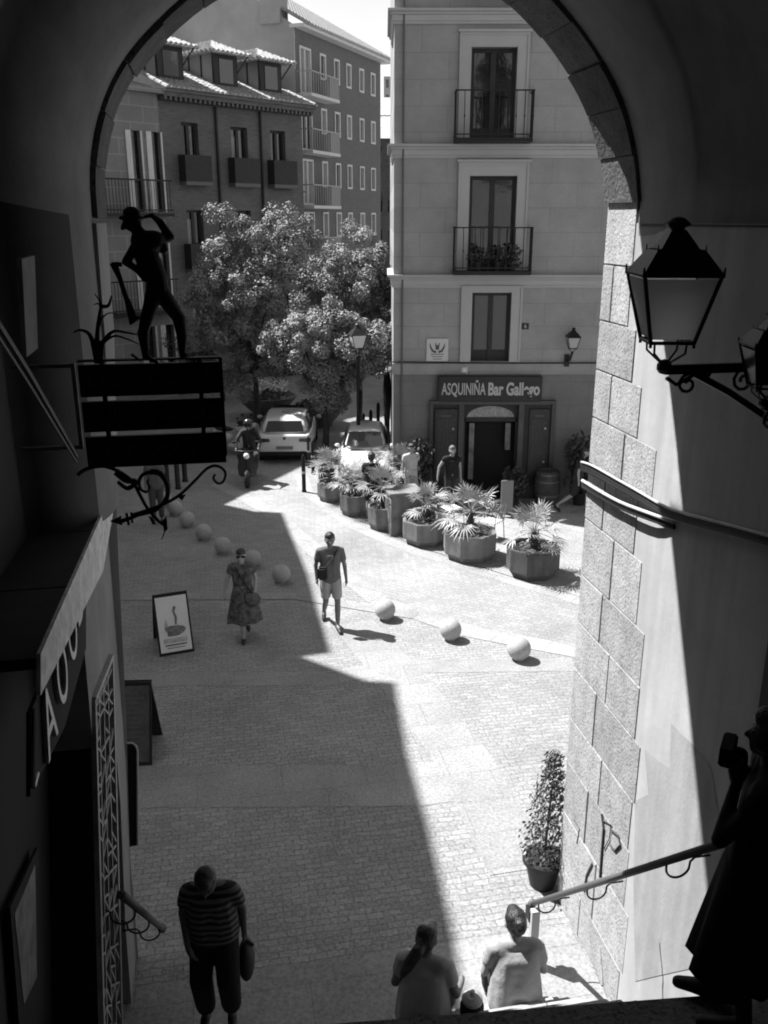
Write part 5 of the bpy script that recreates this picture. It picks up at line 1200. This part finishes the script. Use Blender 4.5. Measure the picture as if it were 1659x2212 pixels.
# ============================================================ VEHICLES
m_car = mat('white_car_paint', .62, .25, spec=.7); m_tyre = mat('tyre_rubber', .015, .9); m_lampd = mat('tail_lamp', .035, .2); m_rim = mat('alloy', .3, .3, .8)
def car(loc, rz, lab, seed=0):
    t = thing('parked_car', lab, 'car', loc, rz, 'white cars in the street')
    # y = 0 rear bumper, y = 4.2 nose ; lofted body sections (y, half width, z bottom, z waist)
    def loft(secs, name, m, parent, n=5):
        b = MB(); vs = []; fs = []
        for (y, pts) in secs:
            vs += [(x, y, z) for x, z in pts]
        k = len(secs[0][1])
        for i in range(len(secs)-1):
            for j in range(k): fs.append((i*k+j, i*k+(j+1) % k, (i+1)*k+(j+1) % k, (i+1)*k+j))
        fs.append(tuple(range(k-1, -1, -1))); fs.append(tuple(range((len(secs)-1)*k, len(secs)*k)))
        b.add(vs, fs); o = b.build(name, m, parent, smooth=True); md = o.modifiers.new('s', 'SUBSURF'); md.levels = 2; md.render_levels = 2; return o
    def sec(hw, z0, zs, zt):   # rounded half-sections
        L = [(hw*.90, z0), (hw*.98, z0+.12), (hw, zs*.6+z0*.4), (hw*.985, zs), (hw*.93, zt-.02), (hw*.80, zt)]
        return L+[(-x, z) for x, z in reversed(L)]
    body = [(0.0, sec(.74, .36, .62, .90)), (.05, sec(.80, .28, .66, .96)), (.25, sec(.86, .22, .74, 1.0)), (.7, sec(.885, .2, .8, 1.0)), (1.6, sec(.89, .2, .8, .98)), (2.7, sec(.89, .2, .78, .95)), (3.3, sec(.87, .2, .72, .9)), (3.9, sec(.80, .22, .6, .76)), (4.15, sec(.68, .3, .5, .62))]
    bd = loft(body, 'body', m_car, t)
    def rs(hw0, z0, hw1, z1):
        L = [(hw0, z0), (hw0*.6+hw1*.4, z0*.55+z1*.45), (hw1, z1-.05), (hw1*.85, z1)]
        return L+[(-x, z) for x, z in reversed(L)]
    loft([(.12, rs(.70, .96, .66, 1.02)), (.42, rs(.76, .97, .60, 1.36)), (.60, rs(.78, .97, .60, 1.45)), (1.5, rs(.79, .96, .62, 1.49)), (2.2, rs(.79, .95, .60, 1.43)), (3.0, rs(.76, .92, .68, .97))], 'cabin', m_car, t)
    g = MB(); g.add([(-.60, .215, 1.03), (.60, .215, 1.03), (.52, .445, 1.335), (-.52, .445, 1.335)], [(0, 1, 2, 3)]); g.v = [v+Vector((0, -.075, .012)) for v in g.v]; g.build('rear_window', m_glass, t)
    for s_ in (-1, 1):
        g = MB(); g.add([(s_*.80, .62, 1.0), (s_*.80, 1.42, 1.0), (s_*.665, 1.42, 1.42), (s_*.665, .85, 1.40)], [(0, 1, 2, 3)]); g.add([(s_*.80, 1.5, 1.0), (s_*.80, 2.75, .98), (s_*.665, 2.2, 1.38), (s_*.665, 1.5, 1.42)], [(0, 1, 2, 3)]); g.v = [v+Vector((s_*.012, 0, 0)) for v in g.v]; g.build('side_window', m_glass, t)
        g = MB(); g.add([(s_*.84, .02, .72), (s_*.86, .25, .74), (s_*.84, .25, .88), (s_*.45, -.0, .86), (s_*.45, -.02, .76)], [(0, 1, 2, 3, 4)]); g2 = MB(); g2.prism([(s_*.44, .75), (s_*.80, .73), (s_*.82, .86), (s_*.46, .85)], -.03, .12); g2.build('tail_lamp', m_lampd, t, bevel=.01)
        g = MB(); g.ball((s_*.98, 2.55, 1.0), .10, 8, .7); g.build('mirror', m_car, t)
        for yw in (.75, 3.35):
            w = MB(); w.M = Matrix.Translation((s_*.80, yw, .31)) @ Matrix.Rotation(pi/2, 4, 'Y')
            w.lathe([(.18, -.1), (.29, -.1), (.315, -.06), (.315, .06), (.29, .1), (.18, .1)], n=22); wh = w.build('wheel', m_tyre, t, autos=True)
            r_ = MB(); r_.M = w.M; r_.lathe([(.01, -.09), (.19, -.09), (.19, .09), (.01, .09)], n=16); r_.build('rim', m_rim, wh)
            a_ = MB(); a_.M = w.M; a_.lathe([(.345, -.092), (.355, -.092), (.355, .094), (.345, .094), (.345, -.092)], n=22); a_.build('wheel_arch', m_int, t)
    g = MB(); g.add([(-.66, 2.93, 1.05), (.66, 2.93, 1.05), (.56, 2.27, 1.42), (-.56, 2.27, 1.42)], [(0, 1, 2, 3)]); g.v = [v+Vector((0, .06, .03)) for v in g.v]; g.build('windscreen', m_glass, t)
    b = MB(); b.box(-.26, .26, -.03, .03, .50, .60); b.build('number_plate', mat('plate_dim', .16, .5), t)
    b = MB(); b.box(-.78, .78, -.012, .03, .30, .42); b.build('bumper_trim', m_int, t)
    b = MB(); b.ball((0, -.005, .86), .05, 8, 1, 1, .3); b.build('badge', m_lampd, t)
    b = MB(); b.box(-.74, .74, .3, 3.9, .14, .24); b.build('underside', m_int, t)
    return t
g = G(614, 1003); c1_ = car((g.x+.03, g.y, 0), .04, 'white hatchback seen from behind, driving away past the flower basin')
c1_.scale = (.97, 1, .93)
# roof marks of the taxi
b = MB(); b.box(-.12, .12, 1.0, 1.1, 1.49, 1.56); b.build('roof_light', mat('roof_lamp', .3, .4), c1_, bevel=.01)
t2 = copy_tree(c1_); t2.scale = (.82, .9, .8); t2.location = (-.55, 27.6, 0); t2.rotation_euler = (0, 0, pi); t2['label'] = 'white car parked nose towards the palms beside the corner building'
def scooter(g, rz, lab, mb, sc=1.0):
    t = thing('motor_scooter', lab, 'scooter', g, rz, 'motor scooters')
    b = MB()
    for y, nm in ((-.62, 'front_wheel'), (.62, 'rear_wheel')):
        w = MB(Matrix.Translation((0, y, .25)) @ Matrix.Rotation(pi/2, 4, 'Y')); w.lathe([(.13, -.05), (.22, -.055), (.25, -.02), (.25, .02), (.22, .055), (.13, .05)], n=20); wh = w.build(nm, m_tyre, t, autos=True)
        r_ = MB(w.M); r_.lathe([(.01, -.04), (.14, -.04), (.14, .04), (.01, .04)], n=14); r_.build('rim', m_rim, wh)
    b.prism([(-.23, .28), (-.27, .55), (-.2, .85), (-.12, .95), (.12, .95), (.2, .85), (.27, .55), (.23, .28)], -.52, -.42); b.box(-.2, .2, -.45, .15, .25, .33); b.build('leg_shield', mb, t, bevel=.03)
    b = MB(); b.ball((0, .5, .55), .26, 14, .75, .85, 1.6); b.build('rear_body', mb, t, smooth=True)
    b = MB(); b.ball((0, .42, .76), .2, 12, .35, .9, 1.9); b.build('saddle', m_int, t, smooth=True)
    b = MB(); b.tube([(-.33, -.42, 1.0), (-.1, -.5, 1.0), (.1, -.5, 1.0), (.33, -.42, 1.0)], .02, 6); b.tube([(0, -.5, 1.0), (0, -.6, .3)], .03, 6); b.build('handlebar', m_iron, t)
    b = MB(); b.ball((0, -.56, .88), .085, 12); b.build('headlight', mat('headlight_glass', .75, .2, spec=.8), t, smooth=True)
    b = MB(); b.ball((0, -.62, .4), .14, 12, .6, .7, 1.4); b.build('mudguard', mb, t, smooth=True)
    for s_ in (-1, 1):
        b = MB(); b.tube([(s_*.25, -.45, 1.02), (s_*.32, -.45, 1.2)], .008, 5); b.ball((s_*.33, -.45, 1.24), .06, 8, .6, 1, .3); b.build('mirror', m_iron, t)
    return t
SCG = G(533, 1053)
scooter(SCG+Vector((0, .6, 0)), .05, 'black motor scooter ridden towards the viewer with its headlight lit white', mat('scooter_black', .02, .3))
scooter(G(505, 985)+Vector((0, .3, 0)), 1.0, 'white parked scooter behind the rider', m_whit)
scooter(G(528, 975)+Vector((.1, .3, 0)), .5, 'white-screened scooter parked beside the rear of the car', m_whit)
# ============================================================ PEOPLE
m_skin = mat('skin', .30, .55, var=.06, vs=8); m_skind = mat('tanned_skin', .17, .55, var=.08, vs=8); m_hair = mat('dark_hair', .02, .45, var=.6, vs=40, bump=.6, bs=60)
m_shoe = mat('dark_shoes', .02, .6); m_eye = mat('eye_dark', .02, .3)
def stripes(name, a, c, scale):
    m = mat(name, a, .85); nt = m.node_tree; b = nt.nodes['Principled BSDF']; w_ = nt.nodes.new('ShaderNodeTexWave'); tc = nt.nodes.new('ShaderNodeTexCoord')
    w_.bands_direction = 'Z'; w_.inputs['Scale'].default_value = scale; w_.inputs['Distortion'].default_value = 1.2; w_.inputs['Detail Scale'].default_value = 1
    r = nt.nodes.new('ShaderNodeMapRange'); r.inputs[1].default_value = .35; r.inputs[2].default_value = .65; r.inputs[3].default_value = a; r.inputs[4].default_value = c
    nt.links.new(tc.outputs['Object'], w_.inputs['Vector']); nt.links.new(w_.outputs['Fac'], r.inputs[0]); nt.links.new(r.outputs[0], b.inputs['Base Color']); return m
def person(label, g, rz, h, P={}, shirt=None, sleeve=.55, trousers=None, leg=1.0, skin=None, hair='short', skirt=None, vox=.011, lean=0, nod=0, turn=0, shoes=m_shoe, group='people in the square', wide=1.0, loose=0, long_hem=0, hands=True, tor=(.05, .137, .05, .128, .07, .124)):
    skin = skin or m_skin; s = h/1.75
    J = {'pel': (0, 0, .95), 'bel': (0, 0, 1.10), 'che': (0, .01, 1.31), 'shL': (.185, .01, 1.43), 'shR': (-.185, .01, 1.43), 'nek': (0, .01, 1.47), 'hed': (0, -.015, 1.645),
         'elL': (.225, .03, 1.14), 'elR': (-.225, .03, 1.14), 'wrL': (.235, -.04, .90), 'wrR': (-.235, -.04, .90), 'hnL': (.235, -.06, .81), 'hnR': (-.235, -.06, .81),
         'hiL': (.09, 0, .92), 'hiR': (-.09, 0, .92), 'knL': (.10, -.02, .50), 'knR': (-.10, -.02, .50), 'anL': (.10, .03, .09), 'anR': (-.10, .03, .09), 'toL': (.115, -.14, .03), 'toR': (-.115, -.14, .03)}
    J.update(P); J = {k: Vector(v) for k, v in J.items()}
    up = ['bel', 'che', 'shL', 'shR', 'nek', 'hed', 'elL', 'elR', 'wrL', 'wrR', 'hnL', 'hnR']
    R = Matrix.Rotation(lean, 3, 'X'); c = J['pel'].copy()
    for k in up:
        if k not in P.get('fixed', ()): J[k] = c+R @ (J[k]-c)
    Hd = Matrix.Rotation(lean, 3, 'X') @ Matrix.Rotation(turn, 3, 'Z') @ Matrix.Rotation(nod, 3, 'X')
    J['hed'] = J['nek']+Hd @ Vector((0, -.03, .175))
    t = thing('person', label, 'person', g, rz, group)
    S = Matrix.Scale(s, 4)
    X = R @ Vector((1, 0, 0)); hd = J['hed']
    def H_(x, y, z): return hd+Hd @ Vector((x, y, z))
    def arm(k, i=0.0):
        return [(J['sh'+k], J['el'+k], .050+i, .038+i), (J['el'+k], J['wr'+k], .040+i, .027+i)]
    caps = [(J['pel']+X*.06, J['pel']-X*.06, .115, .115), (J['pel'], J['bel'], .13, .122), (J['bel']+X*.04, J['che']+X*.06, .105, .108), (J['bel']-X*.04, J['che']-X*.06, .105, .108),
            (J['che']+X*.05, J['shL']-X*.03, .10, .062), (J['che']-X*.05, J['shR']+X*.03, .10, .062), (J['shL'], J['nek'], .055, .05), (J['shR'], J['nek'], .055, .05), (J['nek'], J['nek'].lerp(hd, .55), .056, .05),
            (H_(0, .01, .03), H_(0, -.02, -.02), .092, .08), (H_(0, -.03, -.03), H_(0, -.055, -.08), .06, .038), (H_(0, -.09, .0), H_(0, -.112, -.03), .010, .015), (H_(-.02, -.088, -.062), H_(.02, -.088, -.062), .008, .008),
            (H_(.085, .01, .01), H_(.088, .02, -.02), .014, .011), (H_(-.085, .01, .01), H_(-.088, .02, -.02), .014, .011)]
    for k in 'LR':
        caps += arm(k)
        w_, q = J['wr'+k], J['hn'+k]; d = (q-w_).normalized(); sd = X*(1 if k == 'L' else -1)
        if hands:
            fw = d.cross(sd).normalized()
            caps += [(w_, w_+d*.05, .026, .030)]
            for j in range(4):
                off = fw*(-.026+.0175*j)*-1; b0 = w_+d*.055+off; b1 = b0+d*[.033, .040, .038, .028][j]-sd*.006; b2 = b1+(d*.8-sd*.6)*[.026, .03, .028, .022][j]
                caps += [(b0-d*.03, b0, .011, .0095), (b0, b1, .0095, .008), (b1, b2, .008, .0068)]
            th = w_+d*.02+fw*.028; caps += [(w_+d*.01+fw*.012, th+d*.02+fw*.012, .013, .011), (th+d*.02+fw*.012, th+d*.052+fw*.008-sd*.008, .0105, .008)]
        else: caps += [(w_, q, .03, .024)]
        caps += [(J['hi'+k], J['kn'+k], .086, .055), (J['kn'+k], J['kn'+k].lerp(J['an'+k], .35), .052, .055), (J['kn'+k].lerp(J['an'+k], .35), J['an'+k], .055, .036), (J['an'+k], J['to'+k].lerp(J['an'+k], .3), .036, .036)]
    fuse('body', caps, vox, skin, t, M=S)
    if hands: 
        b = MB(S)
        for x in (-.032, .032): b.ball(H_(x, -.083, .008), .0105, 8)
        b.build('eyes', m_eye, t)
    vx = max(vox, .011)
    if shirt:
        i = .014; wf = wide
        po, pr, bo, br, co, cr = tor; sc_ = []
        for sg_ in (1, -1): sc_ += [(J['pel']+X*po*sg_, J['bel']+X*bo*sg_, pr, br), (J['bel']+X*bo*sg_, J['che']+X*co*sg_, br, cr), (J['che']+X*.05*sg_, J['sh'+('L' if sg_ > 0 else 'R')]-X*.03*sg_, .10+i, .066+i)]
        sc_ += [(J['pel']+X*po, J['pel']-X*po, pr, pr), (J['bel']+X*bo, J['bel']-X*bo, br, br), (J['che']+X*co, J['che']-X*co, cr, cr), (J['shL'], J['nek'], .056+i, .046+i), (J['shR'], J['nek'], .056+i, .046+i)]
        if long_hem: sc_ += [(J['pel']+X*.06, J['pel']+X*.06-Vector((0, 0, long_hem)), .12, .125), (J['pel']-X*.06, J['pel']-X*.06-Vector((0, 0, long_hem)), .12, .125)]
        for k in 'LR':
            a, e, w_ = J['sh'+k], J['el'+k], J['wr'+k]
            if sleeve <= 1: sc_.append((a, a.lerp(e, sleeve), .055+i, .052+i))
            else: sc_ += [(a, e, .056+i, .044+i), (e, e.lerp(w_, sleeve-1), .044+i, .032+i)]
        fuse('shirt' if not skirt else 'bodice', sc_, vx, shirt, t, M=S, smooth=9)
    if trousers:
        i = .016; tc_ = [(J['pel']+X*.06, J['pel']-X*.06, .122, .122), (J['pel'], J['pel'].lerp(J['bel'], .3), .13, .128)]
        for k in 'LR':
            hi, kn, an = J['hi'+k], J['kn'+k], J['an'+k]
            if leg <= 1: tc_ += [(hi, hi.lerp(kn, leg), .09+i, .072+i*1.4)]
            else: tc_ += [(hi, kn, .092+i+loose*.5, .062+i+loose), (kn, kn.lerp(an, leg-1), .064+i+loose, .052+i+loose)]
        fuse('trousers' if leg > 1 else 'shorts', tc_, vx, trousers, t, M=S)
    if shoes:
        for k in 'LR':
            an, to = J['an'+k], J['to'+k]; d = (to-an); d.z = 0
            d = d.normalized() if d.length > .01 else Vector((0, -1, 0)); bk = an-d*.045+Vector((0, 0, -.045))
            fuse('shoe', [(bk, an.lerp(to, .55)+Vector((0, 0, -.012)), .042, .044), (an.lerp(to, .5)+Vector((0, 0, -.01)), to+d*.015, .045, .034)], .012, shoes, t, M=S, smooth=2)
    if skirt:
        (z0, r0, r1, ms) = skirt; b = MB(S); n = 40; vs = []; fs = []; rw = 7; rnd = random.Random(5)
        c0 = J['pel']+Vector((0, 0, .10)); kz = (J['knL']+J['knR'])/2; dx_ = (kz-J['pel']); dx_.z = 0
        for r_ in range(rw):
            q = r_/(rw-1); z = c0.z*(1-q)+z0*q; rr_ = r0+(r1-r0)*q**.8
            for j in range(n):
                a = 2*pi*j/n; w_ = 1+(.10*q)*sin(a*7+1)+(.05*q)*sin(a*11)
                vs.append((c0.x+dx_.x*q+rr_*w_*cos(a), c0.y+dx_.y*q+rr_*w_*.78*sin(a), z+.012*q*sin(a*5)))
        for r_ in range(rw-1):
            for j in range(n): fs.append((r_*n+j, r_*n+(j+1) % n, (r_+1)*n+(j+1) % n, (r_+1)*n+j))
        fs.append(tuple(range(n))); b.add(vs, fs); b.build('skirt', ms, t, smooth=True)
    hm = m_hair if not isinstance(hair, tuple) else hair[1]; hk = hair if isinstance(hair, str) else hair[0]
    if hk != 'bald':
        hc = [(H_(0, .015, .045), H_(0, .04, -.005), .094, .088), (H_(0, -.04, .075), H_(0, .03, .06), .06, .08)]
        if hk in ('long', 'pony'): hc += [(H_(0, .045, .0), H_(0, .05, -.06), .085, .06)]
        if hk == 'long': hc += [(H_(.05, .04, -.05), H_(.06, .05, -.18), .05, .035), (H_(-.05, .04, -.05), H_(-.06, .05, -.18), .05, .035), (H_(0, .06, -.05), H_(0, .07, -.2), .06, .045)]
        if hk == 'pony': hc += [(H_(0, .10, .02), H_(.0, .15, -.03), .038, .045), (H_(0, .15, -.03), H_(.07, .16, -.17), .052, .05), (H_(.07, .16, -.17), H_(.13, .15, -.31), .05, .032), (H_(.13, .15, -.31), H_(.17, .14, -.42), .028, .01)]
        if hk == 'bun': hc += [(H_(0, .11, .055), H_(0, .12, .03), .05, .05), (H_(0, .05, -.0), H_(0, .05, -.05), .08, .05)]
        fuse('hair', hc, .010, hm, t, M=S, smooth=2)
    t['_s'] = s; PJ[t] = (J, s); return t
PJ = {}
def clean(t):
    if '_s' in t: del t['_s']
def jpos(t, k): J, s = PJ[t]; return J[k]*s
# walking man in the sun (crosses towards the viewer)
g = G(716, 1352); 
t = person('man in T-shirt and light shorts with a cross-body bag, walking in the sun', g, .12, 1.78, {'knL': (.11, -.12, .52), 'anL': (.10, -.20, .10), 'toL': (.13, -.37, .04), 'knR': (-.09, -.02, .50), 'anR': (-.11, .33, .16), 'toR': (-.12, .22, .03), 'elR': (-.25, .08, 1.15), 'wrR': (-.24, .02, .90), 'hnR': (-.235, -.01, .81), 'elL': (.25, -.0, 1.15), 'wrL': (.27, -.10, .92), 'hnL': (.27, -.13, .83)},
    shirt=mat('grey_tshirt', .13, .9, var=.15, vs=8, bump=.5, bs=9), trousers=mat('light_shorts', .36, .9, var=.08, vs=6), leg=.72, skin=m_skind)
b = MB(); b.box(-.24, -.07, -.22, -.13, .98, 1.22); b.build('bag', m_dark, t, bevel=.03); b = MB(); b.tube([(-.1, -.17, 1.2), (.02, -.15, 1.34), (.12, -.06, 1.49), (.12, .08, 1.47), (-.05, .16, 1.3), (-.2, .1, 1.1)], .013, 5); b.build('bag_strap', m_dark, t)
clean(t)
# walking woman in shade, patterned dress, seen from the front
g = G(530, 1378)
m_dress = mat('patterned_dress', .085, .85, var=.75, vs=14, detail=2)
t = person('woman in a patterned midi dress with a shoulder bag, walking on the shaded setts', g, .1, 1.66, {'knL': (.05, .10, .50), 'anL': (.04, .26, .2), 'toL': (.05, .22, .06), 'knR': (-.05, -.08, .5), 'anR': (-.02, -.12, .09), 'toR': (-.02, -.28, .03), 'elR': (-.28, .0, 1.16), 'wrR': (-.33, -.02, .92), 'hnR': (-.34, -.03, .83), 'elL': (.24, .04, 1.17), 'wrL': (.22, -.10, .98), 'hnL': (.2, -.14, .92)},
    shirt=m_dress, sleeve=.35, skirt=(.36, .17, .31, m_dress), skin=m_skin, hair='short', turn=-.2)
b = MB(); b.ball((.17, -.16, .80), .14, 16, .95, 1.05, .5); b.build('bag', mat('woven_bag', .10, .8, var=.6, vs=22), t, smooth=True); b = MB(); b.tube([(.17, -.18, .92), (.02, -.17, 1.15), (-.1, -.08, 1.37), (-.12, .04, 1.38), (.0, .16, 1.15), (.16, .0, .92)], .012, 5); b.build('bag_strap', m_dark, t)
b = MB(); b.box(-.075, -.012, -.125, -.11, 1.535+.02, 1.572+.02); b.box(.012, .075, -.125, -.11, 1.555, 1.592); b.build('sunglasses', m_int, t); clean(t)
# man climbing the steps, head bowed
LD = LA(-.0, 5.6, 0)
gz = 3*RI+.0
g = G(476, 2196, .74)
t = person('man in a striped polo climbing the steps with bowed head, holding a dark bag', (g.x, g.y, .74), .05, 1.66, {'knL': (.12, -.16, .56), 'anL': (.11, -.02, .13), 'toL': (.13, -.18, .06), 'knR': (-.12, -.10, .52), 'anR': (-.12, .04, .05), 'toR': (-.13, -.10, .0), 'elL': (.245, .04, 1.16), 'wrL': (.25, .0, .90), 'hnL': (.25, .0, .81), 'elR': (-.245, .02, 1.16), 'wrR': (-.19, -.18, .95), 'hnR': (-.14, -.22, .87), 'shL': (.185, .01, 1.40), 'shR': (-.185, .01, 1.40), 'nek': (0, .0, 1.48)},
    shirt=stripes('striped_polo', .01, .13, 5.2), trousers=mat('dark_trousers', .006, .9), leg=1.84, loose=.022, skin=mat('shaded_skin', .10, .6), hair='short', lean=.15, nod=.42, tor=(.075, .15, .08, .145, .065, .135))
hp = jpos(t, 'hnL'); b = MB(); b.ball((hp.x+.0, hp.y+.02, hp.z-.22), .165, 20, 1.15, .42, .8); b.build('bag', mat('bag_dark', .02, .7), t, smooth=True); b = MB(); b.tube([(hp.x, hp.y, hp.z), (hp.x+.06, hp.y+.02, hp.z-.08)], .015, 6); b.build('bag_handle', m_dark, t); clean(t)
# two women sitting on the steps, seen from behind
def seated(u, v, zt, rz, label, **k):
    h = k.pop('h', 1.76); s = h/1.75; zs = 3*RI; q_l = toLA(PP(u, v+90, AV, 5.62)); g = LA(q_l[0], 5.62)
    P = {'pel': (0, 0, .11), 'bel': (0, -.0, .26), 'che': (0, -.02, .48), 'shL': (.18, -.02, .59), 'shR': (-.18, -.02, .59), 'nek': (0, -.02, .63), 'hed': (0, 0, .8),
         'hiL': (.09, -.02, .09), 'hiR': (-.09, -.02, .09), 'knL': (.13, -.42, .16), 'knR': (-.13, -.42, .16), 'anL': (.13, -.50, -.25), 'anR': (-.13, -.50, -.25), 'toL': (.14, -.66, -.31), 'toR': (-.14, -.66, -.31)}
    P.update(k.pop('P')); t = person(label, (g.x, g.y, zs), rz, h, P, group='women sitting on the steps', **k); clean(t); return t
m_tee1 = mat('grey_tee', .38, .9, var=.10, vs=5, bump=.5, bs=7); m_tee2 = mat('mid_grey_top', .33, .9, var=.10, vs=5, bump=.5, bs=7)
tA = seated(915, 2002, 1.50, pi-.25, 'seated woman with a long dark ponytail, left of the pair on the steps', P={'elL': (.25, -.04, .33), 'wrL': (.2, -.26, .26), 'hnL': (.14, -.34, .25), 'elR': (-.26, -.04, .33), 'wrR': (-.27, -.28, .25), 'hnR': (-.26, -.36, .24)}, shirt=m_tee1, sleeve=.45, trousers=mat('dark_jeans', .03, .9), leg=1.9, hair='pony', lean=.10, turn=-.35, skin=m_skind, tor=(.09, .15, .085, .14, .07, .13))
tB = seated(1117, 1990, 1.50, pi+.05, 'seated woman with pinned-up hair and grey top, right of the pair, beside the rail post', P={'elL': (.25, -.06, .34), 'wrL': (.18, -.30, .28), 'hnL': (.12, -.36, .28), 'elR': (-.25, -.06, .34), 'wrR': (-.18, -.30, .28), 'hnR': (-.12, -.36, .28)}, shirt=m_tee2, sleeve=.5, trousers=mat('dark_jeans', .03, .9), leg=1.9, hair='bun', lean=.12, turn=.2, tor=(.09, .15, .085, .14, .07, .13))
g = PP(1020, 2165, AV, 5.55)
t = thing('thermos_jug', 'squat dark jug with pale lid standing between the two seated women', 'jug', (g.x, g.y, 3*RI))
b = MB(); b.lathe([(.085, 0), (.10, .03), (.10, .2), (.08, .25), (.02, .25)], n=20); b.build('jug_body', m_int, t, autos=True); b = MB(); b.lathe([(.085, .25), (.088, .28), (.05, .31), (.02, .32)], n=20); b.tube([(0, 0, .31), (0, 0, .35)], .02, 8); b.build('lid', mat('jug_lid', .3, .5), t)
# woman photographer at the right edge, a dark silhouette
g = G(1575, 2188, 3.45)
PH = G(1582, 2200, 3.45)
pd = mat('black_dress', .006, .95)
t = person('silhouetted woman in a dark dress raising a camera at the right edge', PH, -2.05, 1.62, {'elR': (-.25, -.14, 1.20), 'wrR': (-.11, -.13, 1.44), 'hnR': (-.05, -.16, 1.50), 'elL': (.25, -.16, 1.20), 'wrL': (.11, -.13, 1.43), 'hnL': (.04, -.16, 1.50), 'anL': (.10, .06, .09), 'toL': (.12, -.12, .03), 'anR': (-.08, -.10, .09), 'toR': (-.08, -.27, .03), 'knR': (-.09, -.06, .5)},
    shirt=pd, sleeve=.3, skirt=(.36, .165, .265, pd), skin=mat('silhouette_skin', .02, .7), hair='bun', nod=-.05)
hp = jpos(t, 'hnR'); b = MB(); b.box(hp.x-.05, hp.x+.11, hp.y-.06, hp.y+.0, hp.z-.04, hp.z+.05); b.build('camera_body', m_int, t, bevel=.008); clean(t)
# farther figures
def far(u, v, h, rz, label, **k): 
    g = G(u, v); k.setdefault('vox', .018); k.setdefault('hands', False); t = person(label, k.pop('loc', g), rz, h, k.pop('P', {}), **k); clean(t); return t
far(968, 1078, 1.68, .1, 'person with grey hair and dark vest standing behind the palms before the bar door', loc=(G(968, 1078).x, 21.6, 0), shirt=mat('black_vest', .01, .9), sleeve=.2, trousers=mat('dark_jeans', .03, .9), leg=1.9, hair=('short', mat('grey_hair', .13, .8)), P={'elR': (-.33, .02, 1.2), 'wrR': (-.38, -.05, .95), 'hnR': (-.38, -.08, .86)})
far(882, 1050, 1.66, .4, 'woman in white top and sunglasses standing at the corner of the building', loc=(G(882, 1040).x, 21.9, 0), shirt=mat('white_top', .5, .9), sleeve=.35, trousers=mat('light_shorts', .36, .9), leg=1.0, hair='short')
far(803, 1120, 1.65, 2.9, 'person in dark clothes standing between the far planters', shirt=mat('black_vest', .01, .9), sleeve=.5, trousers=mat('black_vest', .01, .9), leg=.85, hair='short', P={'knR': (-.09, -.1, .52), 'anR': (-.1, .1, .1)})
far(1243, 1108, 1.70, 1.35, 'dark-clothed person striding behind the pier edge, one leg back', shirt=mat('dark_shirt', .03, .9), sleeve=.5, trousers=mat('dark_skirt', .02, .9), leg=.9, hair='long', lean=.18, P={'knL': (.1, -.25, .55), 'anL': (.1, -.30, .12), 'toL': (.1, -.46, .05), 'knR': (-.1, .1, .52), 'anR': (-.1, .48, .22), 'toR': (-.1, .42, .06)})
far(342, 1128, 1.7, .2, 'person in shade standing behind the iron scroll of the sign', shirt=mat('dim_shirt', .10, .9), sleeve=.5, trousers=mat('dim_trousers', .06, .9), leg=1.8, hair='short', skin=m_skind)
# scooter rider
R0 = SCG+Vector((0, .6, 0))
t = person('rider in dark jacket and open helmet sitting on the motor scooter', (R0.x, R0.y+.12, 0), .05, 1.74, {'pel': (0, .15, .92), 'bel': (0, .13, 1.07), 'che': (0, .10, 1.27), 'shL': (.19, .08, 1.39), 'shR': (-.19, .08, 1.39), 'nek': (0, .08, 1.43), 'elL': (.34, -.14, 1.17), 'elR': (-.34, -.14, 1.17), 'wrL': (.31, -.42, 1.04), 'wrR': (-.31, -.42, 1.04), 'hnL': (.30, -.5, 1.03), 'hnR': (-.30, -.5, 1.03), 'hiL': (.1, .12, .88), 'hiR': (-.1, .12, .88), 'knL': (.24, -.25, .80), 'knR': (-.24, -.25, .80), 'anL': (.18, -.22, .38), 'anR': (-.18, -.22, .38), 'toL': (.18, -.38, .34), 'toR': (-.18, -.38, .34)},
    shirt=mat('riding_jacket', .015, .8), sleeve=1.9, trousers=mat('dark_jeans', .03, .9), leg=1.9, hair='bald', vox=.016, hands=False, skin=m_skind, group='people in the square')
hp = jpos(t, 'hed'); b = MB(); b.ball((hp.x, hp.y+.02, hp.z+.03), .135, 16, 1, 1, 1.05); b.build('helmet', mat('helmet_dark', .03, .25), t, smooth=True); b = MB(); b.box(hp.x-.09, hp.x+.09, hp.y-.135, hp.y-.10, hp.z-.03, hp.z+.05); b.build('visor', m_glass, t, bevel=.02); clean(t)
# unlabelled helper values must not remain on objects
for o in bpy.data.objects:
    for k in list(o.keys()):
        if k.startswith('_'): del o[k]
bpy.context.view_layer.update()

for nm in ('grey_tee', 'mid_grey_top', 'grey_tshirt', 'dark_hair'):
    for n_ in MATS[nm].node_tree.nodes:
        if n_.type == 'BUMP': n_.inputs['Distance'].default_value = .035 if nm != 'dark_hair' else .02; n_.inputs['Strength'].default_value = .6
